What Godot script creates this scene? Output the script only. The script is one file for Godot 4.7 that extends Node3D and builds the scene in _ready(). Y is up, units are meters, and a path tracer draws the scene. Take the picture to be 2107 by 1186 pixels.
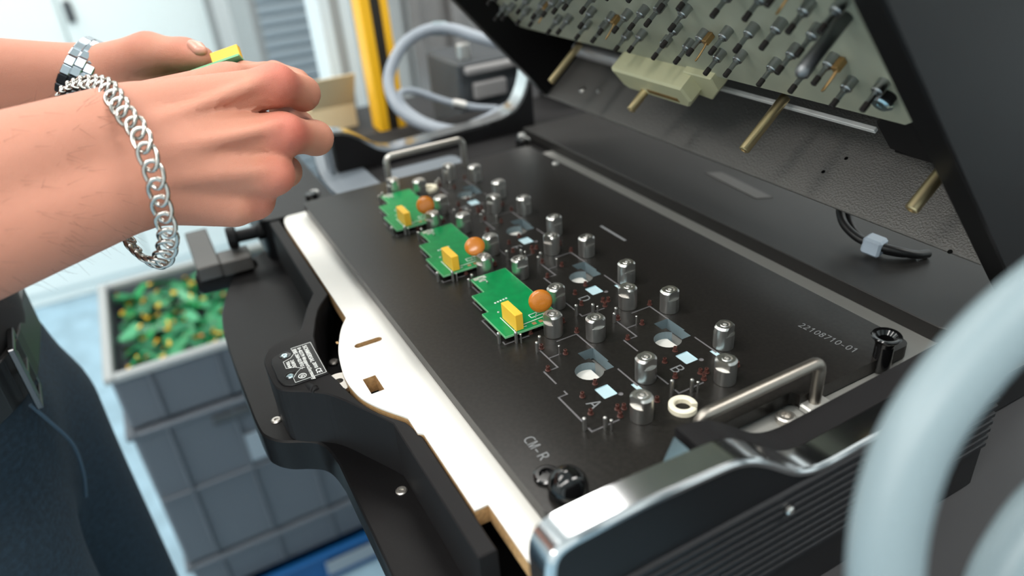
extends Node3D
# Millimetre coordinates of the fixture: x runs along the row of boards towards the camera, y away from the operator, z up; z = 0 is the top of the fixture plate, 1150 mm above the floor.
const FLOOR := -1150.0
var M := {}
var O := Vector3.ZERO            # base (mm) of the thing being built
var root_lid: Node3D
var rng := RandomNumberGenerator.new()

func G(v: Vector3) -> Vector3: return Vector3(v.x, v.z, -v.y)
func P(v: Vector3) -> Vector3: return G(v - O) * 0.001
func W(v: Vector3) -> Vector3: return G(v - Vector3(0, 0, FLOOR)) * 0.001
func V(x: float, y: float, z: float) -> Vector3: return Vector3(x, y, z)

# ---------------------------------------------------------------- naming
var taken := {}
func numbered(n: String) -> String:
	if not taken.has(n):
		taken[n] = 0
		return n
	taken[n] += 1
	return "%s_%03d" % [n, taken[n]]

func thing(called: String, label: String, category: String, base: Vector3, group := "") -> Node3D:
	var o := Node3D.new()
	o.name = numbered(called)
	add_child(o, true)
	o.position = W(base)
	O = base
	o.set_meta("label", label)
	o.set_meta("category", category)
	if group != "": o.set_meta("group", group)
	return o

func begin() -> SurfaceTool:
	var st := SurfaceTool.new()
	st.begin(Mesh.PRIMITIVE_TRIANGLES)
	return st

func part(called: String, st: SurfaceTool, mat: Material, parent: Node, label := "") -> MeshInstance3D:
	st.generate_normals()
	var mi := MeshInstance3D.new()
	mi.mesh = st.commit()
	return put(called, mi, mat, parent, label)

func put(called: String, mi: MeshInstance3D, mat: Material, parent: Node, label := "") -> MeshInstance3D:
	mi.material_override = mat
	mi.name = called
	parent.add_child(mi, true)
	if label != "": mi.set_meta("label", label)
	return mi

func structure(called: String, st: SurfaceTool, mat: Material) -> void:
	var o := part(called, st, mat, self)
	o.set_meta("kind", "structure")

# ---------------------------------------------------------------- shapes (mm)
var gid := 1
func tri(st: SurfaceTool, t: PackedVector3Array, groups: PackedInt32Array) -> void:
	# one closed shape: faces turned outwards by its signed volume; groups holds one smooth group per triangle
	var vol := 0.0
	var c := t[0]
	for i in range(0, t.size(), 3):
		vol += (t[i] - c).dot((t[i + 1] - c).cross(t[i + 2] - c))
	for i in range(0, t.size(), 3):
		st.set_smooth_group(groups[i / 3])
		st.add_vertex(P(t[i]))
		if vol > 0:
			st.add_vertex(P(t[i + 2])); st.add_vertex(P(t[i + 1]))
		else:
			st.add_vertex(P(t[i + 1])); st.add_vertex(P(t[i + 2]))

func obox(st: SurfaceTool, c: Vector3, u: Vector3, v: Vector3, w: Vector3, h: Vector3, ch := 0.0) -> void:
	# box round c with axes u v w, half sizes h, chamfer ch
	var t := PackedVector3Array()
	var e := [u, v, w]
	var hh := [h.x, h.y, h.z]
	ch = minf(ch, minf(h.x, minf(h.y, h.z)) * 0.9)
	var pt := func(a: int, s: Array) -> Vector3:   # corner s on face a: full on axis a, drawn in on the others
		var q := c
		for k in 3: q += e[k] * s[k] * (hh[k] - (0.0 if k == a else ch))
		return q
	for a in 3:
		var b := (a + 1) % 3
		var d := (a + 2) % 3
		for sa in [-1.0, 1.0]:
			var q := []
			for sg in [[-1.0, -1.0], [1.0, -1.0], [1.0, 1.0], [-1.0, 1.0]]:
				var s := [0.0, 0.0, 0.0]
				s[a] = sa; s[b] = sg[0]; s[d] = sg[1]
				q.append(pt.call(a, s))
			quad_sign(t, q, e[a] * sa)
	if ch > 0.0:
		for a in 3:
			var b := (a + 1) % 3
			var d := (a + 2) % 3
			for sb in [-1.0, 1.0]:
				for sd in [-1.0, 1.0]:
					var s1 := [0.0, 0.0, 0.0]; s1[a] = -1.0; s1[b] = sb; s1[d] = sd
					var s2 := [0.0, 0.0, 0.0]; s2[a] = 1.0; s2[b] = sb; s2[d] = sd
					quad_sign(t, [pt.call(b, s1), pt.call(b, s2), pt.call(d, s2), pt.call(d, s1)], e[b] * sb + e[d] * sd)
		for sx in [-1.0, 1.0]:
			for sy in [-1.0, 1.0]:
				for sz in [-1.0, 1.0]:
					var s := [sx, sy, sz]
					var q := [pt.call(0, s), pt.call(1, s), pt.call(2, s)]
					if (q[1] - q[0]).cross(q[2] - q[0]).dot(u * sx + v * sy + w * sz) < 0: q = [q[0], q[2], q[1]]
					t.append_array(PackedVector3Array(q))
	var g := PackedInt32Array(); g.resize(t.size() / 3); g.fill(-1)
	tri(st, t, g)

func quad_sign(t: PackedVector3Array, q: Array, out: Vector3) -> void:
	if (q[1] - q[0]).cross(q[2] - q[0]).dot(out) < 0: q = [q[3], q[2], q[1], q[0]]
	t.append_array(PackedVector3Array([q[0], q[1], q[2], q[0], q[2], q[3]]))

func box(st: SurfaceTool, a: Vector3, b: Vector3, ch := 0.0) -> void:
	obox(st, (a + b) / 2, Vector3.RIGHT, V(0, 1, 0), V(0, 0, 1), (b - a).abs() / 2, ch)

func side_of(w: Vector3) -> Vector3:
	return (w.cross(V(0, 0, 1)) if absf(w.z) < 0.9 else w.cross(V(1, 0, 0))).normalized()

func lathe(st: SurfaceTool, o: Vector3, w: Vector3, prof: Array, n := 20, smooth := false) -> void:
	# prof: [radius, height] pairs from below the axis up; closed by end discs where the radius is not 0
	var u := side_of(w)
	var v := w.cross(u)
	var pr := prof.duplicate()
	if pr[0][0] > 0.0: pr.push_front([0.0, pr[0][1]])
	if pr[-1][0] > 0.0: pr.push_back([0.0, pr[-1][1]])
	var t := PackedVector3Array()
	var g := PackedInt32Array()
	gid += 1
	for k in pr.size() - 1:
		if not smooth: gid += 1
		for i in n:
			var a0 := TAU * i / n
			var a1 := TAU * (i + 1) / n
			var d0 := u * cos(a0) + v * sin(a0)
			var d1 := u * cos(a1) + v * sin(a1)
			var p00: Vector3 = o + w * pr[k][1] + d0 * pr[k][0]
			var p01: Vector3 = o + w * pr[k][1] + d1 * pr[k][0]
			var p10: Vector3 = o + w * pr[k + 1][1] + d0 * pr[k + 1][0]
			var p11: Vector3 = o + w * pr[k + 1][1] + d1 * pr[k + 1][0]
			if pr[k][0] > 0.0:
				t.append_array(PackedVector3Array([p00, p01, p11])); g.append(gid)
			if pr[k + 1][0] > 0.0:
				t.append_array(PackedVector3Array([p00, p11, p10])); g.append(gid)
	tri(st, t, g)

func cyl(st: SurfaceTool, a: Vector3, b: Vector3, r: float, n := 20, ch := 0.0) -> void:
	var l := (b - a).length()
	var pr := [[r, 0.0], [r, l]]
	if ch > 0.0: pr = [[r - ch, 0.0], [r, ch], [r, l - ch], [r - ch, l]]
	lathe(st, a, (b - a) / l, pr, n)

func tube(st: SurfaceTool, pts: Array, r: float, n := 12, closed := false, flat := 1.0) -> void:
	var m := pts.size()
	var rings := []
	var up := Vector3.ZERO
	for i in m:
		var d: Vector3 = (pts[(i + 1) % m] - pts[(i - 1 + m) % m]) if closed else (pts[mini(i + 1, m - 1)] - pts[maxi(i - 1, 0)])
		d = d.normalized()
		if i == 0: up = side_of(d)
		up = (up - d * up.dot(d)).normalized()
		var v := d.cross(up)
		var ring := []
		for k in n: ring.append(pts[i] + up * cos(TAU * k / n) * r + v * sin(TAU * k / n) * r * flat)
		rings.append(ring)
	var t := PackedVector3Array()
	var g := PackedInt32Array()
	gid += 1
	for i in (m if closed else m - 1):
		for k in n:
			var a = rings[i][k]; var b = rings[i][(k + 1) % n]
			var c = rings[(i + 1) % m][(k + 1) % n]; var d = rings[(i + 1) % m][k]
			t.append_array(PackedVector3Array([a, b, c, a, c, d])); g.append(gid); g.append(gid)
	if not closed:
		gid += 1
		for k in n:
			t.append_array(PackedVector3Array([pts[0], rings[0][(k + 1) % n], rings[0][k]])); g.append(gid)
			t.append_array(PackedVector3Array([pts[m - 1], rings[m - 1][k], rings[m - 1][(k + 1) % n]])); g.append(gid)
	tri(st, t, g)

func curve(pts: Array, per := 8, closed := false) -> Array:
	var out := []
	var m := pts.size()
	for i in (m if closed else m - 1):
		var p0 = pts[(i - 1 + m) % m] if closed or i > 0 else pts[0] * 2 - pts[1]
		var p1 = pts[i]; var p2 = pts[(i + 1) % m]
		var p3 = pts[(i + 2) % m] if closed or i < m - 2 else pts[m - 1] * 2 - pts[m - 2]
		for k in per:
			var f := float(k) / per
			out.append(0.5 * (2 * p1 + (p2 - p0) * f + (2 * p0 - 5 * p1 + 4 * p2 - p3) * f * f + (3 * p1 - p0 - 3 * p2 + p3) * f * f * f))
	if not closed: out.append(pts[m - 1])
	return out

func inset(poly: PackedVector2Array, c: float) -> PackedVector2Array:
	var out := PackedVector2Array()
	var n := poly.size()
	var s := 1.0 if not Geometry2D.is_polygon_clockwise(poly) else -1.0
	for i in n:
		var a := (poly[i] - poly[(i - 1 + n) % n]).normalized()
		var b := (poly[(i + 1) % n] - poly[i]).normalized()
		var na := Vector2(-a.y, a.x) * s
		var nb := Vector2(-b.y, b.x) * s
		var nn := na + nb
		out.append(poly[i] + nn * (c / maxf(0.4, 1.0 + na.dot(nb))))
	return out

func prism(st: SurfaceTool, poly: PackedVector2Array, o: Vector3, u: Vector3, v: Vector3, w: Vector3, h0: float, h1: float, ch := 0.0, smooth := false) -> void:
	# polygon in the plane (u, v) through o, from height h0 to h1 along w; top edge chamfered by ch
	var rings := [[poly, h0], [poly, h1 - ch]]
	if ch > 0.0: rings.append([inset(poly, ch), h1])
	var at := func(q: Vector2, h: float) -> Vector3: return o + u * q.x + v * q.y + w * h
	var t := PackedVector3Array()
	var g := PackedInt32Array()
	var n := poly.size()
	gid += 1
	for k in rings.size() - 1:
		if k == 1: gid += 1
		for i in n:
			var a = at.call(rings[k][0][i], rings[k][1]); var b = at.call(rings[k][0][(i + 1) % n], rings[k][1])
			var c = at.call(rings[k + 1][0][(i + 1) % n], rings[k + 1][1]); var d = at.call(rings[k + 1][0][i], rings[k + 1][1])
			t.append_array(PackedVector3Array([a, b, c, a, c, d]))
			var gg := gid if smooth else -1
			g.append(gg); g.append(gg)
	var idx := Geometry2D.triangulate_polygon(poly)
	var top: PackedVector2Array = rings[-1][0]
	var ccw := not Geometry2D.is_polygon_clockwise(poly)
	for i in range(0, idx.size(), 3):
		var q := [idx[i], idx[i + 1], idx[i + 2]]
		var area := (poly[q[1]] - poly[q[0]]).cross(poly[q[2]] - poly[q[0]])
		if (area > 0) != ccw: q = [q[0], q[2], q[1]]
		t.append_array(PackedVector3Array([at.call(top[q[0]], h1), at.call(top[q[1]], h1), at.call(top[q[2]], h1)])); g.append(-1)
		t.append_array(PackedVector3Array([at.call(poly[q[0]], h0), at.call(poly[q[2]], h0), at.call(poly[q[1]], h0)])); g.append(-1)
	tri(st, t, g)

func pxy(st: SurfaceTool, poly: Array, z0: float, z1: float, ch := 0.0, smooth := false) -> void:
	prism(st, PackedVector2Array(poly), Vector3.ZERO, V(1, 0, 0), V(0, 1, 0), V(0, 0, 1), z0, z1, ch, smooth)

func curve2(pts: Array, per := 6) -> Array:
	var p3 := []
	for q in pts: p3.append(V(q.x, q.y, 0))
	var out := []
	for q in curve(p3, per): out.append(Vector2(q.x, q.y))
	return out

func rounded(x0: float, y0: float, x1: float, y1: float, r: float, n := 5) -> Array:
	var out := []
	for c in [[x1 - r, y1 - r, 0.0], [x0 + r, y1 - r, 90.0], [x0 + r, y0 + r, 180.0], [x1 - r, y0 + r, 270.0]]:
		for k in n + 1:
			var a := deg_to_rad(c[2] + 90.0 * k / n)
			out.append(Vector2(c[0] + r * cos(a), c[1] + r * sin(a)))
	return out

func text(called: String, s: String, at: Vector3, h: float, mat: Material, parent: Node, right := V(1, 0, 0), up := V(0, 1, 0), font := "Droid Sans Mono", wide := 1.0, deep := 0.25, align := HORIZONTAL_ALIGNMENT_LEFT) -> void:
	var tm := TextMesh.new()
	var f := SystemFont.new()
	f.font_names = PackedStringArray([font])
	f.font_weight = 700 if font == "Droid Sans" and deep < 0.14 else 400
	tm.font = f
	tm.font_size = 32
	tm.pixel_size = h * 0.001 / 23.0
	tm.depth = deep * 0.001
	tm.text = s
	tm.curve_step = 2.0
	tm.horizontal_alignment = align
	tm.vertical_alignment = VERTICAL_ALIGNMENT_CENTER
	var mi := MeshInstance3D.new()
	mi.mesh = tm
	var nrm := right.cross(up)
	mi.transform = Transform3D(Basis(G(right) * wide, G(up), G(nrm)), P(at))
	put(called, mi, mat, parent)

# ---------------------------------------------------------------- smooth bodies: surface nets over joined tapered capsules
func body_grid(arr: Dictionary, bones: Array, cell: float, k: float, tint: Callable) -> void:
	var lo := V(1e9, 1e9, 1e9)
	var hi := -lo
	for b in bones:
		var r := maxf(b[2], b[3]) + 4 * cell
		for e in [b[0], b[1]]:
			lo = lo.min(e - V(r, r, r)); hi = hi.max(e + V(r, r, r))
	var nx := int((hi.x - lo.x) / cell) + 2
	var ny := int((hi.y - lo.y) / cell) + 2
	var nz := int((hi.z - lo.z) / cell) + 2
	var f := PackedFloat32Array(); f.resize(nx * ny * nz)
	var reach := 5.0 / k
	for b in bones:
		var a: Vector3 = b[0]
		var d: Vector3 = b[1] - b[0]
		var ra: float = b[2]
		var rd: float = b[3] - b[2]
		var inv := 1.0 / maxf(d.length_squared(), 1e-6)
		var rr := maxf(b[2], b[3]) + reach
		var q0: Vector3 = ((b[0] as Vector3).min(b[1]) - V(rr, rr, rr) - lo) / cell
		var q1: Vector3 = ((b[0] as Vector3).max(b[1]) + V(rr, rr, rr) - lo) / cell
		for i in range(maxi(0, int(q0.x)), mini(nx, int(q1.x) + 2)):
			for j in range(maxi(0, int(q0.y)), mini(ny, int(q1.y) + 2)):
				var at := (i * ny + j) * nz
				for l in range(maxi(0, int(q0.z)), mini(nz, int(q1.z) + 2)):
					var p := lo + V(i, j, l) * cell - a
					var s := clampf(p.dot(d) * inv, 0.0, 1.0)
					f[at + l] += exp(-k * ((p - d * s).length() - ra - rd * s))
	var vid := PackedInt32Array(); vid.resize(nx * ny * nz); vid.fill(-1)
	var verts: PackedVector3Array = arr.v
	var norms: PackedVector3Array = arr.n
	var cols: PackedColorArray = arr.c
	var index: PackedInt32Array = arr.i
	var off := [0, nz, ny * nz, ny * nz + nz, 1, nz + 1, ny * nz + 1, ny * nz + nz + 1]
	var cor := [V(0, 0, 0), V(0, 1, 0), V(1, 0, 0), V(1, 1, 0), V(0, 0, 1), V(0, 1, 1), V(1, 0, 1), V(1, 1, 1)]
	var edges := [[0, 1], [2, 3], [4, 5], [6, 7], [0, 2], [1, 3], [4, 6], [5, 7], [0, 4], [1, 5], [2, 6], [3, 7]]
	for i in nx - 1:
		for j in ny - 1:
			var base := (i * ny + j) * nz
			for l in nz - 1:
				var at := base + l
				var inside := 0
				for c in 8:
					if f[at + off[c]] >= 1.0: inside += 1
				if inside == 0 or inside == 8: continue
				var val := []
				for c in 8: val.append(log(maxf(f[at + off[c]], 1e-9)))
				var sum := Vector3.ZERO
				var cnt := 0
				for e in edges:
					var x: float = val[e[0]]; var y: float = val[e[1]]
					if (x >= 0) == (y >= 0): continue
					sum += cor[e[0]].lerp(cor[e[1]], x / (x - y)); cnt += 1
				var q := lo + (V(i, j, l) + sum / cnt) * cell
				var g := V(val[2] + val[3] + val[6] + val[7] - val[0] - val[1] - val[4] - val[5], val[1] + val[3] + val[5] + val[7] - val[0] - val[2] - val[4] - val[6], val[4] + val[5] + val[6] + val[7] - val[0] - val[1] - val[2] - val[3])
				vid[at] = verts.size()
				verts.append(P(q)); norms.append(G(-g).normalized()); cols.append(tint.call(q))
	for i in range(1, nx - 1):
		for j in range(1, ny - 1):
			for l in range(1, nz - 1):
				var at := (i * ny + j) * nz + l
				var s := f[at] >= 1.0
				for ax in 3:
					var step: int = [ny * nz, nz, 1][ax]
					if (f[at + step] >= 1.0) == s: continue
					var b: int = [nz, 1, ny * nz][ax]
					var c: int = [1, ny * nz, nz][ax]
					var q := [vid[at - b - c], vid[at - c], vid[at], vid[at - b]]
					if q[0] < 0 or q[1] < 0 or q[2] < 0 or q[3] < 0: continue
					if s: index.append_array(PackedInt32Array([q[0], q[2], q[1], q[0], q[3], q[2]]))
					else: index.append_array(PackedInt32Array([q[0], q[1], q[2], q[0], q[2], q[3]]))
	arr.v = verts; arr.n = norms; arr.c = cols; arr.i = index

func body_part(called: String, grids: Array, mat: Material, parent: Node, tint: Callable, label := "") -> MeshInstance3D:
	var arr := {"v": PackedVector3Array(), "n": PackedVector3Array(), "c": PackedColorArray(), "i": PackedInt32Array()}
	for g in grids: body_grid(arr, g[0], g[1], g[2], tint)
	var a := []
	a.resize(Mesh.ARRAY_MAX)
	a[Mesh.ARRAY_VERTEX] = arr.v; a[Mesh.ARRAY_NORMAL] = arr.n; a[Mesh.ARRAY_COLOR] = arr.c; a[Mesh.ARRAY_INDEX] = arr.i
	var am := ArrayMesh.new()
	am.add_surface_from_arrays(Mesh.PRIMITIVE_TRIANGLES, a)
	var mi := MeshInstance3D.new()
	mi.mesh = am
	return put(called, mi, mat, parent, label)

# ---------------------------------------------------------------- materials
func mat(r: int, g: int, b: int, rough := 0.5, metal := 0.0, spec := 0.5) -> StandardMaterial3D:
	var m := StandardMaterial3D.new()
	m.albedo_color = Color8(r, g, b)
	m.roughness = rough
	m.metallic = metal
	m.metallic_specular = spec
	return m

func noise(freq: float, seed_: int, lo := 0.0, hi := 1.0, octaves := 3, cellular := false) -> NoiseTexture2D:
	var f := FastNoiseLite.new()
	f.seed = seed_
	f.frequency = freq
	f.noise_type = FastNoiseLite.TYPE_CELLULAR if cellular else FastNoiseLite.TYPE_SIMPLEX_SMOOTH
	f.fractal_octaves = octaves
	var t := NoiseTexture2D.new()
	t.width = 512; t.height = 512
	t.seamless = true
	t.noise = f
	var ramp := Gradient.new()
	ramp.set_color(0, Color(lo, lo, lo)); ramp.set_color(1, Color(hi, hi, hi))
	t.color_ramp = ramp
	return t

func tri_map(m: StandardMaterial3D, tile_mm: float) -> StandardMaterial3D:
	m.uv1_triplanar = true
	m.uv1_scale = Vector3.ONE * (1000.0 / tile_mm)
	return m

func bumpy(m: StandardMaterial3D, tex: Texture2D, cm: float, tile_mm: float) -> StandardMaterial3D:
	m.heightmap_enabled = true
	m.heightmap_texture = tex
	m.heightmap_scale = cm
	return tri_map(m, tile_mm)

func tinted(m: StandardMaterial3D, tex: Texture2D, tile_mm: float) -> StandardMaterial3D:
	m.albedo_texture = tex
	return tri_map(m, tile_mm)

func materials() -> void:
	var fine := noise(0.03, 3)
	var grain := noise(0.08, 5, 0.0, 1.0, 2)
	var soft := noise(0.012, 9, 0.82, 1.0, 4)
	var specks := noise(0.05, 21, 0.75, 1.0, 4)
	M.plate = tinted(mat(38, 36, 34, 0.3, 0.0, 0.32), specks, 90)
	M.plate_dark = mat(34, 32, 31, 0.4)
	M.cut = mat(104, 120, 126, 0.5)
	M.groove = mat(112, 110, 112, 0.55)
	M.window = mat(186, 212, 220, 0.5)
	M.engraved = mat(122, 124, 126, 0.6)
	M.rail = mat(222, 222, 220, 0.5, 0.2)
	M.alu = mat(190, 190, 186, 0.4, 0.6)
	M.base = mat(150, 150, 146, 0.42, 0.35)
	M.polish = mat(214, 216, 218, 0.16, 1.0)
	M.steel = mat(206, 204, 200, 0.34, 1.0)
	M.steel_dull = mat(186, 182, 176, 0.38, 1.0)
	M.zinc = mat(178, 200, 206, 0.25, 1.0)
	M.brown = mat(78, 46, 40, 0.35)
	M.nylon = mat(246, 238, 214, 0.45)
	M.black = mat(16, 16, 18, 0.45, 0.0, 0.35)
	M.black_gloss = mat(12, 12, 13, 0.12)
	M.black_matt = mat(25, 24, 25, 0.6, 0.0, 0.3)
	M.deck = tinted(mat(17, 16, 17, 0.45, 0.0, 0.28), specks, 60)
	M.rib = mat(24, 25, 28, 0.5, 0.0, 0.35)
	M.slab = mat(38, 37, 36, 0.42, 0.0, 0.35)
	M.powder = bumpy(mat(100, 98, 95, 0.42), fine, 0.05, 30)
	M.lid = mat(14, 13, 14, 0.45, 0.0, 0.35)
	M.lid_dark = mat(18, 18, 19, 0.5)
	M.fr4 = tinted(mat(176, 178, 158, 0.5), noise(0.006, 17, 0.9, 1.0, 3), 160)
	M.fr4_edge = mat(200, 198, 162, 0.5)
	M.collar = mat(160, 163, 164, 0.3, 1.0)
	M.guide = mat(120, 122, 124, 0.42, 1.0)
	M.brass = mat(232, 212, 166, 0.34, 1.0)
	M.gold = mat(160, 128, 82, 0.4, 0.6)
	M.tip = mat(24, 18, 16, 0.6)
	M.white = mat(228, 226, 220, 0.28)
	M.shelf = mat(112, 120, 128, 0.45)
	M.near_bar = mat(150, 144, 136, 0.4, 1.0)
	M.wood = tinted(mat(206, 164, 112, 0.7), noise(0.02, 33, 0.78, 1.0, 4), 30)
	M.label = mat(16, 16, 17, 0.5)
	M.print = mat(240, 242, 240, 0.5)
	M.pcb = tinted(mat(0, 140, 76, 0.34, 0.0, 0.35), noise(0.01, 41, 0.88, 1.0, 3), 60)
	M.pcb_edge = mat(120, 190, 140, 0.5)
	M.pcb_heap = mat(20, 120, 70, 0.4)
	M.pad = mat(190, 196, 184, 0.35, 0.4)
	M.copper = mat(168, 128, 88, 0.4, 0.3)
	M.yellow = mat(246, 192, 58, 0.4)
	M.orange = tinted(mat(206, 124, 40, 0.24), noise(0.04, 51, 0.86, 1.0, 3), 14)
	M.silver = mat(186, 182, 176, 0.2, 1.0)
	M.watch = mat(200, 208, 214, 0.22, 1.0)
	M.watch_dark = mat(52, 56, 60, 0.3, 0.8)
	M.skin = bumpy(mat(255, 255, 255, 0.5, 0.0, 0.4), grain, 0.03, 24)
	M.skin.vertex_color_use_as_albedo = true
	M.skin.subsurf_scatter_enabled = true
	M.skin.subsurf_scatter_strength = 0.12
	M.hair = mat(70, 48, 36, 0.6)
	M.nail = mat(208, 150, 132, 0.35)
	M.shirt = mat(16, 16, 18, 0.9)
	M.denim = bumpy(tinted(mat(34, 56, 72, 0.9), noise(0.02, 61, 0.55, 1.0, 5), 60), grain, 0.02, 60)
	M.seam = mat(64, 84, 100, 0.9)
	M.leather = mat(18, 17, 17, 0.4)
	M.gun = mat(96, 96, 98, 0.25, 1.0)
	M.crate = mat(86, 92, 100, 0.55)
	M.crate_rim = mat(150, 154, 155, 0.5)
	M.crate_blue = mat(0, 78, 136, 0.5)
	M.paper = mat(140, 152, 162, 0.7)
	M.hose = mat(120, 136, 142, 0.42)
	M.hose_grey = mat(140, 148, 158, 0.4)
	M.cable = mat(16, 16, 17, 0.45)
	M.clip = mat(176, 190, 204, 0.4)
	M.guard_yellow = mat(246, 186, 30, 0.45)
	M.guard_black = mat(34, 30, 24, 0.5)
	M.post = mat(214, 226, 232, 0.4)
	M.shutter = mat(152, 166, 176, 0.5)
	M.cabinet = mat(232, 242, 242, 0.5)
	M.card = mat(228, 208, 170, 0.8)
	M.machine_grey = mat(150, 148, 148, 0.4, 0.3)
	M.machine_dark = mat(60, 64, 68, 0.5)
	M.floor = tinted(mat(158, 190, 208, 0.4), soft, 900)
	M.wall = mat(230, 236, 238, 0.8)
	M.ceiling = mat(236, 236, 234, 0.9)
	M.bracket = mat(72, 70, 68, 0.5)
	M.bench = mat(46, 46, 48, 0.5)
	M.glow = mat(255, 255, 255, 0.5)
	M.glow.emission_enabled = true
	M.glow.emission = Color(1.0, 0.99, 0.97)
	M.glow.emission_energy_multiplier = 2.2

func _ready() -> void:
	rng.seed = 7
	# ---- camera
	var cam := Camera3D.new()
	cam.name = "camera"
	cam.fov = 43.297
	cam.near = 0.02
	cam.far = 60.0
	var right := G(V(0.471486, 0.878375, -0.078473))
	var up := -G(V(0.405323, -0.294871, -0.865312))
	cam.transform = Transform3D(Basis(right, up, right.cross(up)), W(V(616.158, -184.198, 250.342)))
	var lens := CameraAttributesPhysical.new()
	lens.frustum_focal_length = 30.23
	lens.exposure_aperture = 4.6
	lens.frustum_focus_distance = 0.437
	cam.attributes = lens
	add_child(cam)
	cam.current = true
	# ---- air and exposure
	var we := WorldEnvironment.new()
	we.name = "environment"
	var env := Environment.new()
	env.background_mode = Environment.BG_COLOR
	env.background_color = Color(0.75, 0.8, 0.85)
	env.background_energy_multiplier = 0.4
	env.tonemap_mode = Environment.TONE_MAPPER_LINEAR
	env.tonemap_exposure = 0.8
	env.sdfgi_enabled = true
	env.ssao_enabled = true
	env.ssil_enabled = true
	we.environment = env
	add_child(we)
	materials()
	# ---- unseen ceiling panels, placed out of view to light the workplace and polished edges
	room()
	var k := 0
	for at in [[900, -900], [900, -2300], [-400, -1100], [-400, -2400], [-930, 740], [-2300, -900], [-2300, 700], [900, 1100], [300, -3800]]:
		unseen_ceiling_light(at[0], at[1], k)
		k += 1
	bench_and_tester()
	fixture()
	lid()
	white_board()
	boards()
	cables()
	person()
	jewellery()
	crates()
	background()

# ---------------------------------------------------------------- the hall
const X0 := -3400.0
const X1 := 2200.0
const Y0 := -4600.0
const Y1 := 2000.0
const TOP := 1750.0

func room() -> void:
	O = V(0, 0, FLOOR)
	var st := begin(); box(st, V(X0 - 100, Y0 - 100, FLOOR - 100), V(X1 + 100, Y1 + 100, FLOOR)); structure("floor", st, M.floor)
	st = begin(); box(st, V(X0 - 100, Y0 - 100, TOP), V(X1 + 100, Y1 + 100, TOP + 100)); structure("ceiling", st, M.ceiling)
	st = begin(); box(st, V(X0 - 100, Y0 - 100, FLOOR), V(X0, Y1 + 100, TOP)); structure("wall_back", st, M.wall)
	st = begin(); box(st, V(X1, Y0 - 100, FLOOR), V(X1 + 100, Y1 + 100, TOP)); structure("wall_front", st, M.wall)
	st = begin(); box(st, V(X0, Y0 - 100, FLOOR), V(X1, Y0, TOP)); structure("wall_left", st, M.wall)
	st = begin(); box(st, V(X0, Y1, FLOOR), V(X1, Y1 + 100, TOP)); structure("wall_right", st, M.wall)
	O = Vector3.ZERO

func unseen_ceiling_light(x: float, y: float, k: int) -> void:
	var t := thing("unseen_ceiling_light", "long white ceiling panel out of view, placed to light the workplaces", "lamp", V(x, y, TOP), "unseen ceiling panels lighting the workplaces")
	var st := begin(); box(st, V(x - 160, y - 620, TOP - 60), V(x + 160, y + 620, TOP - 2), 6); part("housing", st, M.white, t)
	st = begin(); box(st, V(x - 145, y - 605, TOP - 64), V(x + 145, y + 605, TOP - 58), 2); part("diffuser", st, M.glow, t)
	var l := AreaLight3D.new()
	l.name = "lamp"
	l.area_size = Vector2(0.29, 1.21)
	l.light_energy = 3.0
	l.light_color = Color(1.0, 0.985, 0.96)
	l.shadow_enabled = true
	l.area_range = 12.0
	l.area_attenuation = 2.0
	t.add_child(l)
	l.transform = Transform3D(Basis(Vector3(1, 0, 0), Vector3(0, 0, -1), Vector3(0, 1, 0)), P(V(x, y, TOP - 68)))

# ---------------------------------------------------------------- bench and test machine
func cheek_profile() -> Array:
	return [V(0, -103, -34), V(0, -103, 14), V(0, -102.6, 24), V(0, -101, 30), V(0, -97.5, 34), V(0, -92, 35.6), V(0, -84, 36), V(0, -56, 36), V(0, -25, 34.2), V(0, -12, 33), V(0, -2, 29.8), V(0, 8, 23.5), V(0, 18, 15.5), V(0, 27, 8.6), V(0, 36, 4.4), V(0, 46, 2.6), V(0, 60, 2.6), V(0, 112, 4.4), V(0, 160, 6.5), V(0, 182, 10), V(0, 200, 22), V(0, 212, 46), V(0, 218, 84)]

func cheek(t: Node3D, called: String, x0: float, x1: float, prof: Array, drop: float, m: Material) -> void:
	# a side plate: its face is the profile, closed downwards at z = drop
	var poly := PackedVector2Array()
	for q in prof: poly.append(Vector2(q.y, q.z))
	poly.append(Vector2(prof[-1].y, drop)); poly.append(Vector2(prof[0].y, drop))
	var st := begin()
	prism(st, poly, V(x0, 0, 0), V(0, 1, 0), V(0, 0, 1), V(1, 0, 0), 0, x1 - x0)
	part(called, st, m, t)

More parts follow.
